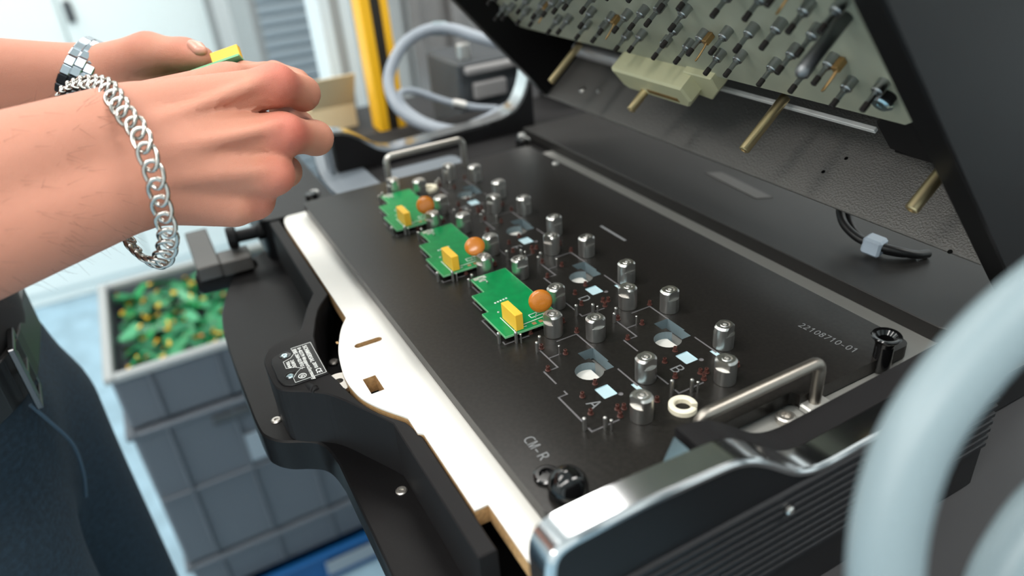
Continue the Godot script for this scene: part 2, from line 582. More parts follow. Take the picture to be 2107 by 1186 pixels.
func edge_band(t: Node3D, x0: float, x1: float, prof: Array, thick: float, m: Material, label: String) -> void:
	# bright bevelled band laid along the profile
	var sec := [Vector2(x0, -thick), Vector2(x0, 0.0), Vector2(x1 - 2.2, 0.0), Vector2(x1 - 0.9, -0.4), Vector2(x1, -1.6), Vector2(x1, -thick)]
	var tr := PackedVector3Array()
	var g := PackedInt32Array()
	var rings := []
	for i in prof.size():
		var d: Vector3 = (prof[mini(i + 1, prof.size() - 1)] - prof[maxi(i - 1, 0)]).normalized()
		var nn := V(0, -d.z, d.y)
		var ring := []
		for s in sec: ring.append(V(s.x, prof[i].y, prof[i].z) + nn * s.y)
		rings.append(ring)
	var n := sec.size()
	for k in n:
		gid += 1
		for i in rings.size() - 1:
			tr.append_array(PackedVector3Array([rings[i][k], rings[i][(k + 1) % n], rings[i + 1][(k + 1) % n], rings[i][k], rings[i + 1][(k + 1) % n], rings[i + 1][k]]))
			g.append(gid); g.append(gid)
	for e in [0, rings.size() - 1]:
		for k in range(1, n - 1):
			var q := [rings[e][0], rings[e][k], rings[e][k + 1]]
			if e == 0: q = [q[0], q[2], q[1]]
			tr.append_array(PackedVector3Array(q)); g.append(-1)
	var st := begin()
	tri(st, tr, g)
	part("polished_edge", st, m, t, label)

func bench_and_tester() -> void:
	var b := thing("workbench", "dark workbench carrying the black test machine", "table", V(0, 400, FLOOR))
	var st := begin(); box(st, V(-640, 30, -110), V(700, 900, -85), 3); part("table_top", st, M.bench, b)
	for q in [[-560, 90], [640, 90], [-560, 840], [640, 840]]:
		st = begin(); box(st, V(q[0] - 25, q[1] - 25, FLOOR), V(q[0] + 25, q[1] + 25, -110), 3); part("leg", st, M.machine_dark, b)
	var t := thing("test_machine", "black test machine base with polished side plates and operator-side deck", "machine", V(180, 60, -85))
	st = begin(); box(st, V(-150, 32, -85), V(424, 300, -52), 2); part("body", st, M.black, t)
	# light metal base plate under the fixture
	st = begin(); pxy(st, [Vector2(-30, -58), Vector2(424, -58), Vector2(424, 300), Vector2(-30, 300)], -52, -9.5); part("base_plate", st, M.base, t, "light metal base plate under the fixture")
	st = begin(); box(st, V(-236, -20, -52), V(-30.5, 300, -12), 2); part("side_shelf", st, M.black_matt, t)
	st = begin(); pxy(st, curve2([Vector2(-38, -34), Vector2(-62, -39), Vector2(-90, -40), Vector2(-128, -38), Vector2(-180, -30), Vector2(-232, -20)], 3) + [Vector2(-236, 6), Vector2(-40, 6)], -14, -10); part("shelf_plate", st, M.shelf, t, "light grey metal shelf plate")
	st = begin(); pxy(st, rounded(-92, 20, -40, 100, 8), -14, -10); part("shelf_plate", st, M.shelf, t, "light grey metal shelf plate")
	# operator side deck
	var dk := [Vector2(420, -142)]
	dk += curve2([Vector2(262, -142), Vector2(246, -144), Vector2(236, -148), Vector2(229, -156), Vector2(222, -167), Vector2(212, -175), Vector2(198, -178.5), Vector2(150, -179.5), Vector2(88, -179.8), Vector2(38, -177), Vector2(5, -170), Vector2(-36, -156), Vector2(-65, -134), Vector2(-80, -112), Vector2(-86, -92)], 4)
	dk += [Vector2(-86, -60), Vector2(420, -60)]
	st = begin(); pxy(st, dk, -78, -54, 1.2, true); part("deck", st, M.deck, t)
	# inner rail with the bulge that carries the safety switch
	var rail := [Vector2(404, -111), Vector2(404, -101.5), Vector2(312, -101.5)]
	rail += curve2([Vector2(297, -105), Vector2(281, -115), Vector2(266, -121), Vector2(250, -124.5), Vector2(236, -126.5), Vector2(222, -129.5)], 3)
	rail += [Vector2(200, -129.5), Vector2(176, -126)]
	rail += curve2([Vector2(155, -119), Vector2(140, -112.5), Vector2(124, -101.5)], 4)
	rail += [Vector2(-44, -101.5), Vector2(-44, -110.5), Vector2(116, -111)]
	rail += curve2([Vector2(118, -112), Vector2(136, -121), Vector2(158, -130), Vector2(165, -134.5), Vector2(167.5, -141), Vector2(169.5, -150), Vector2(175, -157.5), Vector2(184, -161.6), Vector2(193, -162.8), Vector2(212, -162.8), Vector2(223, -161), Vector2(229.5, -155), Vector2(235, -147.5), Vector2(244, -137.5), Vector2(254, -131), Vector2(266, -125), Vector2(284, -116), Vector2(294, -111.5)], 3)
	st = begin(); pxy(st, rail, -54, -13.6, 0.7); part("rail", st, M.black_matt, t)
	# cavity floor between rail and board, and a screw in it
	st = begin(); box(st, V(-44, -101, -54), V(420, -96, -52.6)); box(st, V(140, -112, -53.9), V(280, -96, -53)); part("cavity_floor", st, M.black, t)
	for q in [V(198, -166, -54), V(305, -117, -54), V(155, -114, -53)]:
		st = begin(); lathe(st, q, V(0, 0, 1), [[3.6, -0.2], [3.6, 0.5], [2.8, 1.1], [1.5, 1.1], [1.2, 0.3]], 16); part("cap_screw", st, M.steel_dull, t)
	# safety switch
	var sw := begin()
	pxy(sw, [Vector2(183.5, -129.5), Vector2(226, -129.5), Vector2(226, -151)] + curve2([Vector2(225.5, -153), Vector2(221.5, -157.5), Vector2(215, -159)], 3) + curve2([Vector2(196, -159), Vector2(188.5, -157), Vector2(185, -151)], 3), -17, -12.6, 0.5)
	var switch_ := part("safety_switch", sw, M.black, t, "black safety switch with a white printed label")
	sw = begin(); pxy(sw, [Vector2(184, -130), Vector2(225, -130), Vector2(225, -150.5), Vector2(219, -150.5), Vector2(214, -147), Vector2(211, -143.6), Vector2(208, -146.5), Vector2(206.5, -152), Vector2(197, -152), Vector2(195, -146.5), Vector2(191.5, -143.6), Vector2(187, -143.8), Vector2(184, -144)], -12.7, -12.45); part("name_plate", sw, M.label, switch_)
	sw = begin()
	var lp := [V(184.4, -130.4, -12.4), V(224.6, -130.4, -12.4), V(224.6, -150.1, -12.4), V(219, -150.1, -12.4), V(214, -146.6, -12.4), V(211, -143.2, -12.4), V(207.6, -146.5, -12.4), V(206.1, -151.6, -12.4), V(197.4, -151.6, -12.4), V(195.4, -146.2, -12.4), V(191.5, -143.2, -12.4), V(184.4, -143.6, -12.4)]
	for i in lp.size(): cyl(sw, lp[i], lp[(i + 1) % lp.size()], 0.16, 6)
	part("border", sw, M.print, switch_)
	for row in [["SCHMERSAL", 186.2, -135.0, 2.7, 1.05], ["2010", 209.4, -134.6, 1.9, 1.0], ["CE", 217.4, -134.2, 3.4, 1.05], ["D-42279 Wuppertal", 186.4, -138.8, 1.9, 1.0], ["Germany", 213.6, -138.8, 1.9, 1.0], ["BNS 260-02/01Z-L", 186.4, -142.0, 1.9, 1.0], ["24VDC", 198.4, -146.4, 1.5, 1.0], ["10mA", 198.4, -149.2, 1.5, 1.0]]:
		text("lettering", row[0], V(row[1], row[2], -12.35), row[3], M.print, switch_, V(1, 0, 0), V(0, 1, 0), "Droid Sans", row[4], 0.12)
	text("lettering", "G", V(220.0, -144.6, -12.35), 2.6, M.print, switch_, V(1, 0, 0), V(0, 1, 0), "Droid Sans", 1.0, 0.12, HORIZONTAL_ALIGNMENT_CENTER)
	sw = begin(); var ring := []
	for i in 20: ring.append(V(220.0 + 2.4 * cos(TAU * i / 20), -144.6 + 2.4 * sin(TAU * i / 20), -12.35))
	tube(sw, ring, 0.3, 6, true); part("emblem", sw, M.print, switch_)
	for q in [V(190, -148.5, -12.6), V(215.2, -150.6, -12.6)]:
		sw = begin(); var rr := []
		for i in 24: rr.append(q + V(cos(TAU * i / 24), sin(TAU * i / 24), 0) * 3.8)
		tube(sw, rr, 0.35, 6, true)
		lathe(sw, q, V(0, 0, 1), [[3.7, 0.02], [3.7, 0.08]], 20); part("screw_well", sw, M.black_gloss, switch_)
		sw = begin(); lathe(sw, q + V(0.5, -0.7, 0), V(0, 0, 1), [[2.5, 0.05], [2.5, 0.25], [1.9, 0.7], [0.9, 0.7], [0.7, 0.2]], 16); part("screw", sw, M.zinc, switch_)
	sw = begin(); cyl(sw, V(228, -144, -16.5), V(236.5, -141.5, -14.5), 3.2, 18, 0.5); lathe(sw, V(236.5, -141.5, -14.5), V(0.97, 0.2, 0.1).normalized(), [[2.6, -1.0], [2.6, 1.4], [2.0, 2.2]], 16); part("button", sw, M.black_matt, switch_)
	st = begin(); lathe(st, V(236.5, -126, -15.6), V(0, 0, 1), [[9.4, -2], [9.4, 1.0], [8.6, 1.8], [2.6, 1.8], [2.4, -1.5]], 32); part("roller", st, M.steel_dull, t, "flat steel roller beside the switch")
	# near side plate: black inner layer, bright outer layer, ribbed black face
	var prof := curve(cheek_profile(), 3)
	var full := prof.duplicate()
	prof = prof.filter(func(q: Vector3) -> bool: return q.y <= 184.0)
	var inner := []
	for q in prof: if q.y >= -22.0: inner.append(q)
	cheek(t, "side_plate", 425, 439.8, inner, -84, M.black_matt)
	st = begin(); prism(st, PackedVector2Array([Vector2(-22.2, 32), Vector2(-22.2, -4), Vector2(-40, -4), Vector2(-36, 4)]), V(428, 0, 0), V(0, 1, 0), V(0, 0, 1), V(1, 0, 0), 0, 11.6, 0.6); part("end_wedge", st, M.zinc, t)
	var low := []
	for q in prof: low.append(q - V(0, 0, 3))
	cheek(t, "side_plate", 440.2, 454, low, -84, M.black)
	edge_band(t, 440, 455, prof, 3.4, M.polish, "polished bright edge of the near side plate")
	st = begin()
	for i in 10:
		var z := -4.0 - 5.4 * i
		st = begin(); prism(st, PackedVector2Array([Vector2(0, -2.4), Vector2(1.8, -1.2), Vector2(1.8, 1.2), Vector2(0, 2.4)]), V(453.9, 0, z), V(1, 0, 0), V(0, 0, 1), V(0, 1, 0), -90, 182); part("rib", st, M.rib, t)
	for q in [V(456, 23, -13), V(456, 77, -12)]:
		st = begin(); lathe(st, q, V(1, 0, 0), [[2.4, 0], [2.4, 1.2], [1.4, 2.0]], 14); part("cap_screw", st, M.steel, t)
	# far side plate, same profile, starting further back
	var far := []
	for q in full: if q.y >= -22.0: far.append(q)
	var flow := []
	for q in far: flow.append(q - V(0, 0, 3))
	cheek(t, "side_plate", -140, -120.2, flow, -84, M.black_matt)
	edge_band(t, -120, -141, far, 3.4, M.polish, "polished bright edge of the far side plate")
	st = begin(); prism(st, PackedVector2Array([Vector2(-24, 30), Vector2(-24, -10), Vector2(-28, -10), Vector2(-28, 28)]), V(-141, 0, 0), V(0, 1, 0), V(0, 0, 1), V(1, 0, 0), 0, 22); part("end_cap", st, M.shelf, t)
	# rear cover plate behind the fixture, level with it
	st = begin(); pxy(st, [Vector2(-90, 187), Vector2(411, 187), Vector2(421, 192), Vector2(421, 330), Vector2(-90, 330)], -9, 1.5, 0.6); part("rear_cover", st, M.slab, t)
	st = begin(); pxy(st, [Vector2(142, 247), Vector2(212, 240), Vector2(218, 252), Vector2(150, 259)], 1.5, 2.0); part("painted_reflection", st, M.bracket, t)  # lighter patch: a reflection painted onto the rear cover
	for q in [V(-58, 172, -10), V(-74, 176, -10)]:
		st = begin(); lathe(st, q, V(0, 0, 1), [[4.5, 0], [4.5, 9], [3.5, 11], [1.6, 11], [1.4, 9]], 14); part("cap_screw", st, M.steel, t)
	st = begin(); box(st, V(-60, 160, -10), V(-44, 170, 4), 1.5); part("stop", st, M.black_gloss, t)
	# frame corner, latch plunger and bracket at the far operator corner
	st = begin(); pxy(st, rounded(-240, -118, -47, -41, 14), -54, -13, 1.0); part("frame_corner", st, M.black, t)
	st = begin(); lathe(st, V(-83, -57, -13), V(0, 0, 1), [[5, 0], [5, 3], [4, 4.5], [2, 4.5], [1.6, 3]], 16); part("cap_screw", st, M.steel, t)
	st = begin(); cyl(st, V(-62, -64, -13), V(-62, -64, -2), 6, 16, 1); part("stop", st, M.black_gloss, t)
	st = begin(); cyl(st, V(-58, -105, -26), V(-62, -146, -26), 6, 18, 1); cyl(st, V(-61.6, -140, -26), V(-62.4, -149, -26), 11, 22, 1.5); cyl(st, V(-59, -116, -26), V(-59.6, -122, -26), 8, 18, 1); part("latch_plunger", st, M.black, t, "black latch plunger below the hand")
	st = begin(); box(st, V(-135, -183, -52), V(-40, -162, -38), 1.2); box(st, V(-66, -162, -52), V(-38, -134, -38), 1.2); part("bracket", st, M.bracket, t)
	st = begin(); cyl(st, V(-57, -186, -60), V(-53, -130, -60), 11, 20, 3); part("hinge_bar", st, M.black_matt, t)


# ---------------------------------------------------------------- fixture plate with posts, pins and receptacles
const PITCH := 95.45
func site_at(i: int, c: int) -> Vector3: return V(PITCH * i, 56.2 * c, 0)

func csg_box(parent: Node, a: Vector3, b: Vector3, m: Material, called: String) -> void:
	var c := CSGBox3D.new()
	c.name = called
	c.size = V((b - a).x, (b - a).z, (b - a).y).abs() * 0.001
	c.position = P((a + b) / 2)
	c.operation = CSGShape3D.OPERATION_SUBTRACTION
	c.material = m
	parent.add_child(c, true)

func csg_poly(poly: Array, z0: float, z1: float, m: Material, called: String, sub := true) -> CSGPolygon3D:
	# polygon in (x, y), from height z0 up to z1
	var c := CSGPolygon3D.new()
	c.name = called
	var pp := PackedVector2Array()
	for q in poly: pp.append((q - Vector2(O.x, O.y)) * 0.001)
	c.polygon = pp
	c.mode = CSGPolygon3D.MODE_DEPTH
	c.depth = (z1 - z0) * 0.001
	# local +z of the polygon is extruded backwards; turned so that it points down from z1
	c.transform = Transform3D(Basis(Vector3(1, 0, 0), -PI / 2), Vector3(0, (z1 - O.z) * 0.001, 0))
	c.operation = CSGShape3D.OPERATION_SUBTRACTION if sub else CSGShape3D.OPERATION_UNION
	c.material = m
	return c

func circle2(x: float, y: float, r: float, n := 24) -> Array:
	var out := []
	for i in n: out.append(Vector2(x + r * cos(TAU * i / n), y + r * sin(TAU * i / n)))
	return out

func fixture() -> void:
	var t := thing("test_fixture", "black fixture plate with rows of steel posts, pins and two bar handles", "fixture", V(190, 42, 0))
	var outline := rounded(-37, -78, 412, 163, 6)
	var plate := CSGCombiner3D.new()
	plate.name = "plate"
	t.add_child(plate, true)
	plate.add_child(csg_poly(outline, -8, 0, M.plate, "slab", false), true)
	for i in 4:
		for c in 2:
			var s := site_at(i, c)
			var sh := func(poly: Array) -> Array:
				var o := []
				for q in poly: o.append(q + Vector2(s.x, s.y))
				return o
			# opening for tall parts: an angle joined to a round hole
			plate.add_child(csg_poly(sh.call([Vector2(26, 1), Vector2(26, 11.8), Vector2(42.3, 11.8), Vector2(42.3, 10.8), Vector2(49.2, 10.8), Vector2(49.2, 4), Vector2(34, 4), Vector2(34, 1)]), -9, 1, M.cut, "opening"), true)
			plate.add_child(csg_poly(sh.call(circle2(44.5, -3.0, 8.4)), -9, 1, M.cut, "opening"), true)
			plate.add_child(csg_poly(sh.call(rounded(60.2, -10.2, 70.2, -1.6, 0.6, 2)), -0.6, 1, M.window, "pocket"), true)
			plate.add_child(csg_poly(sh.call(circle2(71.3, -0.4, 1.5, 14)), -0.5, 1, M.groove, "pocket"), true)
			var w := 0.55
			for g in [[8, -2.4, 8, 11.5], [8, 11.6, 26.3, 11.6], [51.9, 11.6, 70, 11.6], [10.6, -16, 31, -16], [20.4, -16, 20.4, -7.8], [31, -20.6, 31, -16], [30.3, -24.9, 43.6, -24.9], [52.1, -24.7, 55.1, -24.7], [55.1, -30.2, 55.1, -24.7], [55.1, -30.2, 78.5, -30.2], [85, -30.4, 88, -30.4], [88.2, -30.4, 88.2, -23.8], [88.2, -19.9, 88.2, -13.9], [69.3, 10.4, 77.4, 10.4]]:
				var ww := 1.5 if g[0] == 69.3 else w
				csg_box(plate, s + V(g[0] - ww, g[1] - ww, -0.45), s + V(g[2] + ww, g[3] + ww, 1), M.window if ww > 1 else M.groove, "groove")
	csg_box(plate, V(173.8, 110.4, -0.4), V(207.4, 112.9, 1), M.engraved, "groove")
	plate.add_child(csg_poly(rounded(406.5, 22, 413.5, 76, 3), -9, 1, M.plate, "notch"), true)
	var st: SurfaceTool
	# white blocks seen through the round holes
	for i in 4:
		for c in 2:
			var s := site_at(i, c)
			st = begin(); pxy(st, [Vector2(s.x + 34, s.y - 12), Vector2(s.x + 54, s.y - 12), Vector2(s.x + 54, s.y + 2.5), Vector2(s.x + 34, s.y + 2.5)], -9.4, -5.2, 0.3); part("pad", st, M.white, t)
	# posts: three along each site, the first of a site shared with its neighbour
	var places := []
	for c in 2:
		for i in 4:
			var s := site_at(i, c)
			places += [[s, 0.0], [s + V(18.5, 18.9, 0), 0.5], [s + V(68.1, 18.8, 0), 0.4]]
		places.append([V(380, -3.2 + 56.2 * c, 0), 0.0])
	var post_mesh := begin()
	O = Vector3.ZERO
	post_shape(post_mesh)
	post_mesh.generate_normals()
	var pm := post_mesh.commit()
	var ss := begin(); lathe(ss, V(0, 0, 14.2), V(0, 0, 1), [[2.7, 0], [2.7, 0.5], [2.2, 1.0], [1.3, 1.0], [1.0, 0.1]], 18); ss.generate_normals()
	var sm := ss.commit()
	O = V(190, 42, 0)
	for q in places:
		var mi := MeshInstance3D.new()
		mi.mesh = pm
		mi.position = P(q[0])
		mi.rotation.y = deg_to_rad(6.0 if q[1] > 0 else -74.0) + rng.randf_range(-0.22, 0.22)
		put("post", mi, M.steel, t)
		var sc := MeshInstance3D.new()
		sc.mesh = sm
		put("screw", sc, M.steel, mi)
	# locating pins and receptacles of every site
	O = Vector3.ZERO
	var mk := func(pr: Array, n: int) -> ArrayMesh:
		var q := begin(); lathe(q, Vector3.ZERO, V(0, 0, 1), pr, n); q.generate_normals(); return q.commit()
	var pin8: ArrayMesh = mk.call([[1.1, -0.2], [1.1, 7.2], [0.9, 7.8], [0.4, 8.1]], 14)
	var pin7: ArrayMesh = mk.call([[1.05, -0.2], [1.05, 6.2], [0.85, 6.7], [0.4, 7.0]], 14)
	var pin6: ArrayMesh = mk.call([[0.55, -0.2], [0.55, 5.8], [0.75, 6.0], [0.75, 6.5], [0.4, 6.8]], 12)
	var slv: ArrayMesh = mk.call([[1.7, -0.2], [1.7, 0.35], [1.15, 0.5], [1.15, 2.9], [0.75, 3.0], [0.65, 1.2]], 14)
	O = V(190, 42, 0)
	for i in 4:
		for c in 2:
			var s := site_at(i, c)
			for q in [[V(5.6, -13.2, 0), pin7], [V(10.3, -17.8, 0), pin7], [V(21, -8.6, 0), pin6], [V(85.1, -32.8, 0), pin8], [V(90.4, -23.6, 0), pin8], [V(92.6, -21.4, 0), pin6]]:
				var mi := MeshInstance3D.new()
				mi.mesh = q[1]; mi.position = P(s + q[0]); put("pin", mi, M.steel, t)
			for q in [V(6.3, 12.9, 0), V(9.2, -14.1, 0), V(22.2, -5.2, 0), V(30.5, -22.2, 0), V(56.3, -7, 0), V(61.8, -19, 0), V(76.2, -23.2, 0), V(82.4, -6.2, 0), V(86.5, -11.6, 0), V(81.0, -9.4, 0), V(87.1, 11.9, 0)]:
				var mi := MeshInstance3D.new()
				mi.mesh = slv; mi.position = P(s + q); put("receptacle", mi, M.brown, t)
			text("lettering", "ABCDEFGH"[(3 - i) * 2 + c], s + V(70.8, -17.4, 0.02), 7.4, M.engraved, t, V(1, 0, 0), V(0, 1, 0), "Droid Sans", 1.0, 0.15, HORIZONTAL_ALIGNMENT_CENTER)
	text("lettering", "22108710-01", V(363.0, 127.6, 0.02), 4.8, M.engraved, t, V(0.994, 0.11, 0), V(-0.11, 0.994, 0), "Droid Sans Mono", 0.86, 0.15)
	text("lettering", "CM-R", V(360, -60.5, 0.02), 5.6, M.engraved, t, V(1, 0, 0), V(0, 1, 0), "Droid Sans Mono", 1.0, 0.15)
	# white split rings
	for q in [V(385.6, 19.2, 0), V(12, 30, 0)]:
		st = begin()
		var seg := 30
		var poly := []
		for k in seg + 1:
			var a := deg_to_rad(62.0 + 330.0 * k / seg)
			poly.append(Vector2(q.x + 7.6 * cos(a), q.y + 7.6 * sin(a)))
		for k in seg + 1:
			var a := deg_to_rad(62.0 + 330.0 * (seg - k) / seg)
			poly.append(Vector2(q.x + 4.3 * cos(a), q.y + 4.3 * sin(a)))
		pxy(st, poly, 0, 3.4, 0.7); part("split_ring", st, M.nylon, t, "cream plastic split ring")
	# handles
	bar_handle(t, 414.5, 4, 84, 21.5, -9.2, "near bar handle of the plate", M.near_bar)
	bar_handle(t, -27, 5, 85, 27, 0.0, "far bar handle of the plate", M.steel_dull)
	st = begin(); box(st, V(409, 76, -9.4), V(419.5, 92, -5), 1.0); part("handle_foot", st, M.alu, t)
	st = begin(); lathe(st, V(414, 64, -9.4), V(0, 0, 1), [[5.2, 0], [5.2, 3.2], [4.2, 4.0], [2.6, 4.0], [2.2, 2.0]], 20); part("cap_screw", st, M.steel_dull, t)
	st = begin(); lathe(st, V(30, 156.5, 0), V(0, 0, 1), [[3.2, 0], [3.2, 1.2], [2.2, 2.2]], 14, true); part("cap_screw", st, M.steel, t)
	# shiny black dome knob and flared bush at the near corners
	st = begin(); lathe(st, V(403, -62.5, 0), V(0, 0, 1), [[9.4, 0], [9.6, 3.4], [8.9, 7.0], [7.0, 10.2], [4.2, 12.2], [1.5, 12.9], [0.0, 13.0]], 36, true); part("dome_knob", st, M.black_gloss, t, "shiny black dome knob")
	st = begin(); lathe(st, V(389.5, -66, 0), V(0, 0, 1), [[6.5, 0], [6.5, 1.6], [5.6, 2.2], [3.8, 2.2], [3.4, 0.4]], 26); part("bush", st, M.black_gloss, t)
	st = begin(); lathe(st, V(411.5, 139, 0), V(0, 0, 1), [[5.2, -8], [5.0, 8], [5.8, 11], [7.8, 13.2], [8.1, 14.0], [7.6, 14.7], [5.8, 14.2], [4.0, 12.0], [3.6, 7.0]], 32); part("flared_bush", st, M.black_gloss, t, "black flared guide bush")

func bar_handle(t: Node3D, x: float, y0: float, y1: float, top: float, foot: float, label: String, m: Material) -> void:
	var r := 6.0
	var pts := [V(x, y0, foot), V(x, y0, top - r)]
	for k in range(1, 7): pts.append(V(x, y0 + r - r * cos(PI / 2 * k / 6), top - r + r * sin(PI / 2 * k / 6)))
	pts.append(V(x, y1 - r, top))
	for k in range(1, 7): pts.append(V(x, y1 - r + r * sin(PI / 2 * k / 6), top - r + r * cos(PI / 2 * k / 6)))
	pts.append(V(x, y1, foot))
	var st := begin(); tube(st, pts, 3.2, 18); part("bar_handle", st, m, t, label)

func post_shape(st: SurfaceTool) -> void:
	# turned post: body, two wrench flats near the top, chamfered rim, screw recess
	var n := 36
	var pr := [[5.7, 0.0], [6.0, 0.3], [6.0, 9.8], [6.0, 9.81], [6.0, 14.1], [4.9, 15.3], [3.2, 15.3], [3.1, 14.2], [0.0, 14.2]]
	var t := PackedVector3Array()
	var g := PackedInt32Array()
	var at := func(k: int, i: int) -> Vector3:
		var a: float = TAU * i / n
		var q := V(cos(a) * pr[k][0], sin(a) * pr[k][0], pr[k][1])
		if k >= 3 and k <= 5: q.x = clampf(q.x, -4.3, 4.3)
		return q
	for k in pr.size() - 1:
		gid += 1
		for i in n:
			var gg := gid
			var b: Vector3 = at.call(k + 1, i)
			if k >= 2 and k <= 4 and absf(b.x) > 4.29: gg = -1
			t.append_array(PackedVector3Array([at.call(k, i), at.call(k, i + 1), at.call(k + 1, i + 1)])); g.append(gg)
			if pr[k + 1][0] > 0.0:
				t.append_array(PackedVector3Array([at.call(k, i), at.call(k + 1, i + 1), at.call(k + 1, i)])); g.append(gg)
	for i in n:
		t.append_array(PackedVector3Array([V(0, 0, 0), at.call(0, i + 1), at.call(0, i)])); g.append(-1)
	tri(st, t, g)

# ---------------------------------------------------------------- the opened lid (built flat in its own axes: x, s up the pin board, h out of it)
func lid() -> void:
	var a := deg_to_rad(131.0)
	var t := thing("hinged_hood", "raised black machine hood with a cream pin board inside", "hood", V(0, 135.4, 151.3))
	t.basis = Basis(G(V(1, 0, 0)), G(V(0, -sin(a), cos(a))), -G(V(0, cos(a), sin(a))))
	O = Vector3.ZERO
	root_lid = t
	var st := begin(); prism(st, PackedVector2Array([Vector2(-178, 26), Vector2(122, 26), Vector2(122, -92), Vector2(-120, -92), Vector2(-205, -20), Vector2(-205, 10)]), V(422, 0, 0), V(0, 1, 0), V(0, 0, 1), V(1, 0, 0), 0, 14, 1.0); part("side_wall", st, M.lid, t)
	st = begin(); prism(st, PackedVector2Array([Vector2(-116, 26), Vector2(122, 26), Vector2(122, -92), Vector2(-116, -92)]), V(-52, 0, 0), V(0, 1, 0), V(0, 0, 1), V(1, 0, 0), 0, 12, 1.0); part("side_wall", st, M.lid, t)
	st = begin(); box(st, V(-52, -120, -92), V(422, -116.5, 26), 0.8); part("hinge_wall", st, M.powder, t, "textured dark grey inner wall of the lid")
	st = begin(); box(st, V(-52, -120, -96), V(436, 122, -92), 1); part("cover", st, M.lid, t)
	st = begin(); box(st, V(-40, 117, -92), V(422, 122, 26), 1); part("front_wall", st, M.lid, t)
	# pin board
	var pb := [Vector2(-38, 108), Vector2(-38, -33), Vector2(-33, -41), Vector2(236, -40), Vector2(383, -40.3), Vector2(391, -34), Vector2(391, 108)]
	st = begin(); prism(st, PackedVector2Array(pb), V(0, 0, 0), V(1, 0, 0), V(0, 1, 0), V(0, 0, 1), -8, 0, 0.4); part("pin_board", st, M.fr4, t, "cream coloured pin board")
	# connector block of the same material at the board edge
	st = begin(); prism(st, PackedVector2Array([Vector2(138, -38), Vector2(138, -57), Vector2(143, -61.5), Vector2(214, -61.5), Vector2(222, -53), Vector2(222, -38)]), Vector3.ZERO, V(1, 0, 0), V(0, 1, 0), V(0, 0, 1), -8, 17, 1.5)
	var blk := part("connector_block", st, M.fr4_edge, t, "cream connector block with gold contacts")
	st = begin(); prism(st, PackedVector2Array([Vector2(214, -36), Vector2(208, -62), Vector2(226, -64), Vector2(241, -50), Vector2(243, -36)]), Vector3.ZERO, V(1, 0, 0), V(0, 1, 0), V(0, 0, 1), -8, 5, 0.8); part("flange", st, M.fr4_edge, blk)
	st = begin()
	for i in 14: box(st, V(172 + i * 2.6, -57.0, 16.8), V(173.6 + i * 2.6, -52.5, 17.5), 0.2)
	part("contact_strip", st, M.gold, blk)
	# stiffener rail, grey rounded bar and black plug behind the board edge
	st = begin(); box(st, V(200, -70.5, -9.5), V(349, -67.2, -6.5), 0.4); part("stiffener", st, M.rail, t, "bright aluminium rail below the pin board")
	st = begin(); cyl(st, V(26, -70, -9), V(112, -70, -9), 7, 24, 2); part("rounded_bar", st, M.machine_grey, t)
	st = begin(); prism(st, PackedVector2Array([Vector2(350, -88), Vector2(350, -63), Vector2(361, -48), Vector2(405, -48), Vector2(405, -92), Vector2(376, -91)]), Vector3.ZERO, V(1, 0, 0), V(0, 1, 0), V(0, 0, 1), -24, -8.5, 1.5)
	for i in 6: box(st, V(352, -92.4, -22 + i * 2.2), V(404, -90.8, -20.9 + i * 2.2))
	part("plug_housing", st, M.black_matt, t)
	# hexagonal brass standoffs
	for x in [45.5, 165.0, 286.0, 405.0]:
		var h0 := 16.8 if x == 165.0 else -8.0
		st = begin(); lathe(st, V(x, -58, h0), V(0, 0, 1), [[3.6, 0], [3.6, 34.4 - h0], [3.0, 35.0 - h0], [1.7, 35.0 - h0], [1.5, 32.0 - h0]], 6); part("standoff", st, M.brass, t)
	# pushers: the same set over every test site
	O = Vector3.ZERO
	var q1 := begin(); lathe(q1, Vector3.ZERO, V(0, 0, 1), [[3.2, 0], [3.2, 6.2], [2.8, 6.8], [1.9, 7.0], [1.9, 8.0], [1.45, 8.2], [1.45, 14.0]], 16); q1.generate_normals()
	var q2 := begin(); lathe(q2, Vector3.ZERO, V(0, 0, 1), [[1.7, 13.4], [1.7, 17.8], [1.3, 18.1]], 12); q2.generate_normals()
	var m1 := q1.commit(); var m2 := q2.commit()
	for i in 5:
		for c in 2:
			for q in [[0, -8], [20, -4.2], [46, -5.4], [70, -3.8], [21, 16], [45.5, 23.4], [69, 11.6], [69, 31], [92, 9.4], [92, 31]]:
				var x: float = -17.8 + PITCH * i + q[0]
				var s: float = q[1] + 56.2 * c
				if x < -38 or x > 384: continue
				var mi := MeshInstance3D.new()
				mi.mesh = m1; mi.position = P(V(x, s, 0)); put("pusher", mi, M.collar, t)
				var tp := MeshInstance3D.new()
				tp.mesh = m2; put("tip", tp, M.tip, mi)
			var gx := -17.8 + PITCH * i + 95.5
			if gx < 384:
				st = begin()
				var gs := 56.2 * c
				for d in [[0.0, 0.0], [1.6, 1.2]]:
					var o := V(gx + d[0], gs + 6 + d[1], 0)
					tube(st, curve([o, o + V(0.4, 0.5, 6), o + V(0, -0.5, 9), o + V(-1.4, -2.4, 14), o + V(-1.8, -3.0, 17)], 3), 0.6, 6)
				box(st, V(gx - 1.6, gs + 5.5, 0), V(gx + 2.6, gs + 10, 7), 0.5)
				part("spring_contact", st, M.gold, t)
	for q in [[6.0, -108.0, 3.2], [30.0, -112.0, 1.8]]:
		st = begin(); lathe(st, V(q[0], -116.6, q[1] + 116.0), V(0, 1, 0), [[q[2], 0], [q[2], 1.6], [q[2] * 0.6, 2.6]], 14); part("cap_screw", st, M.steel, t)
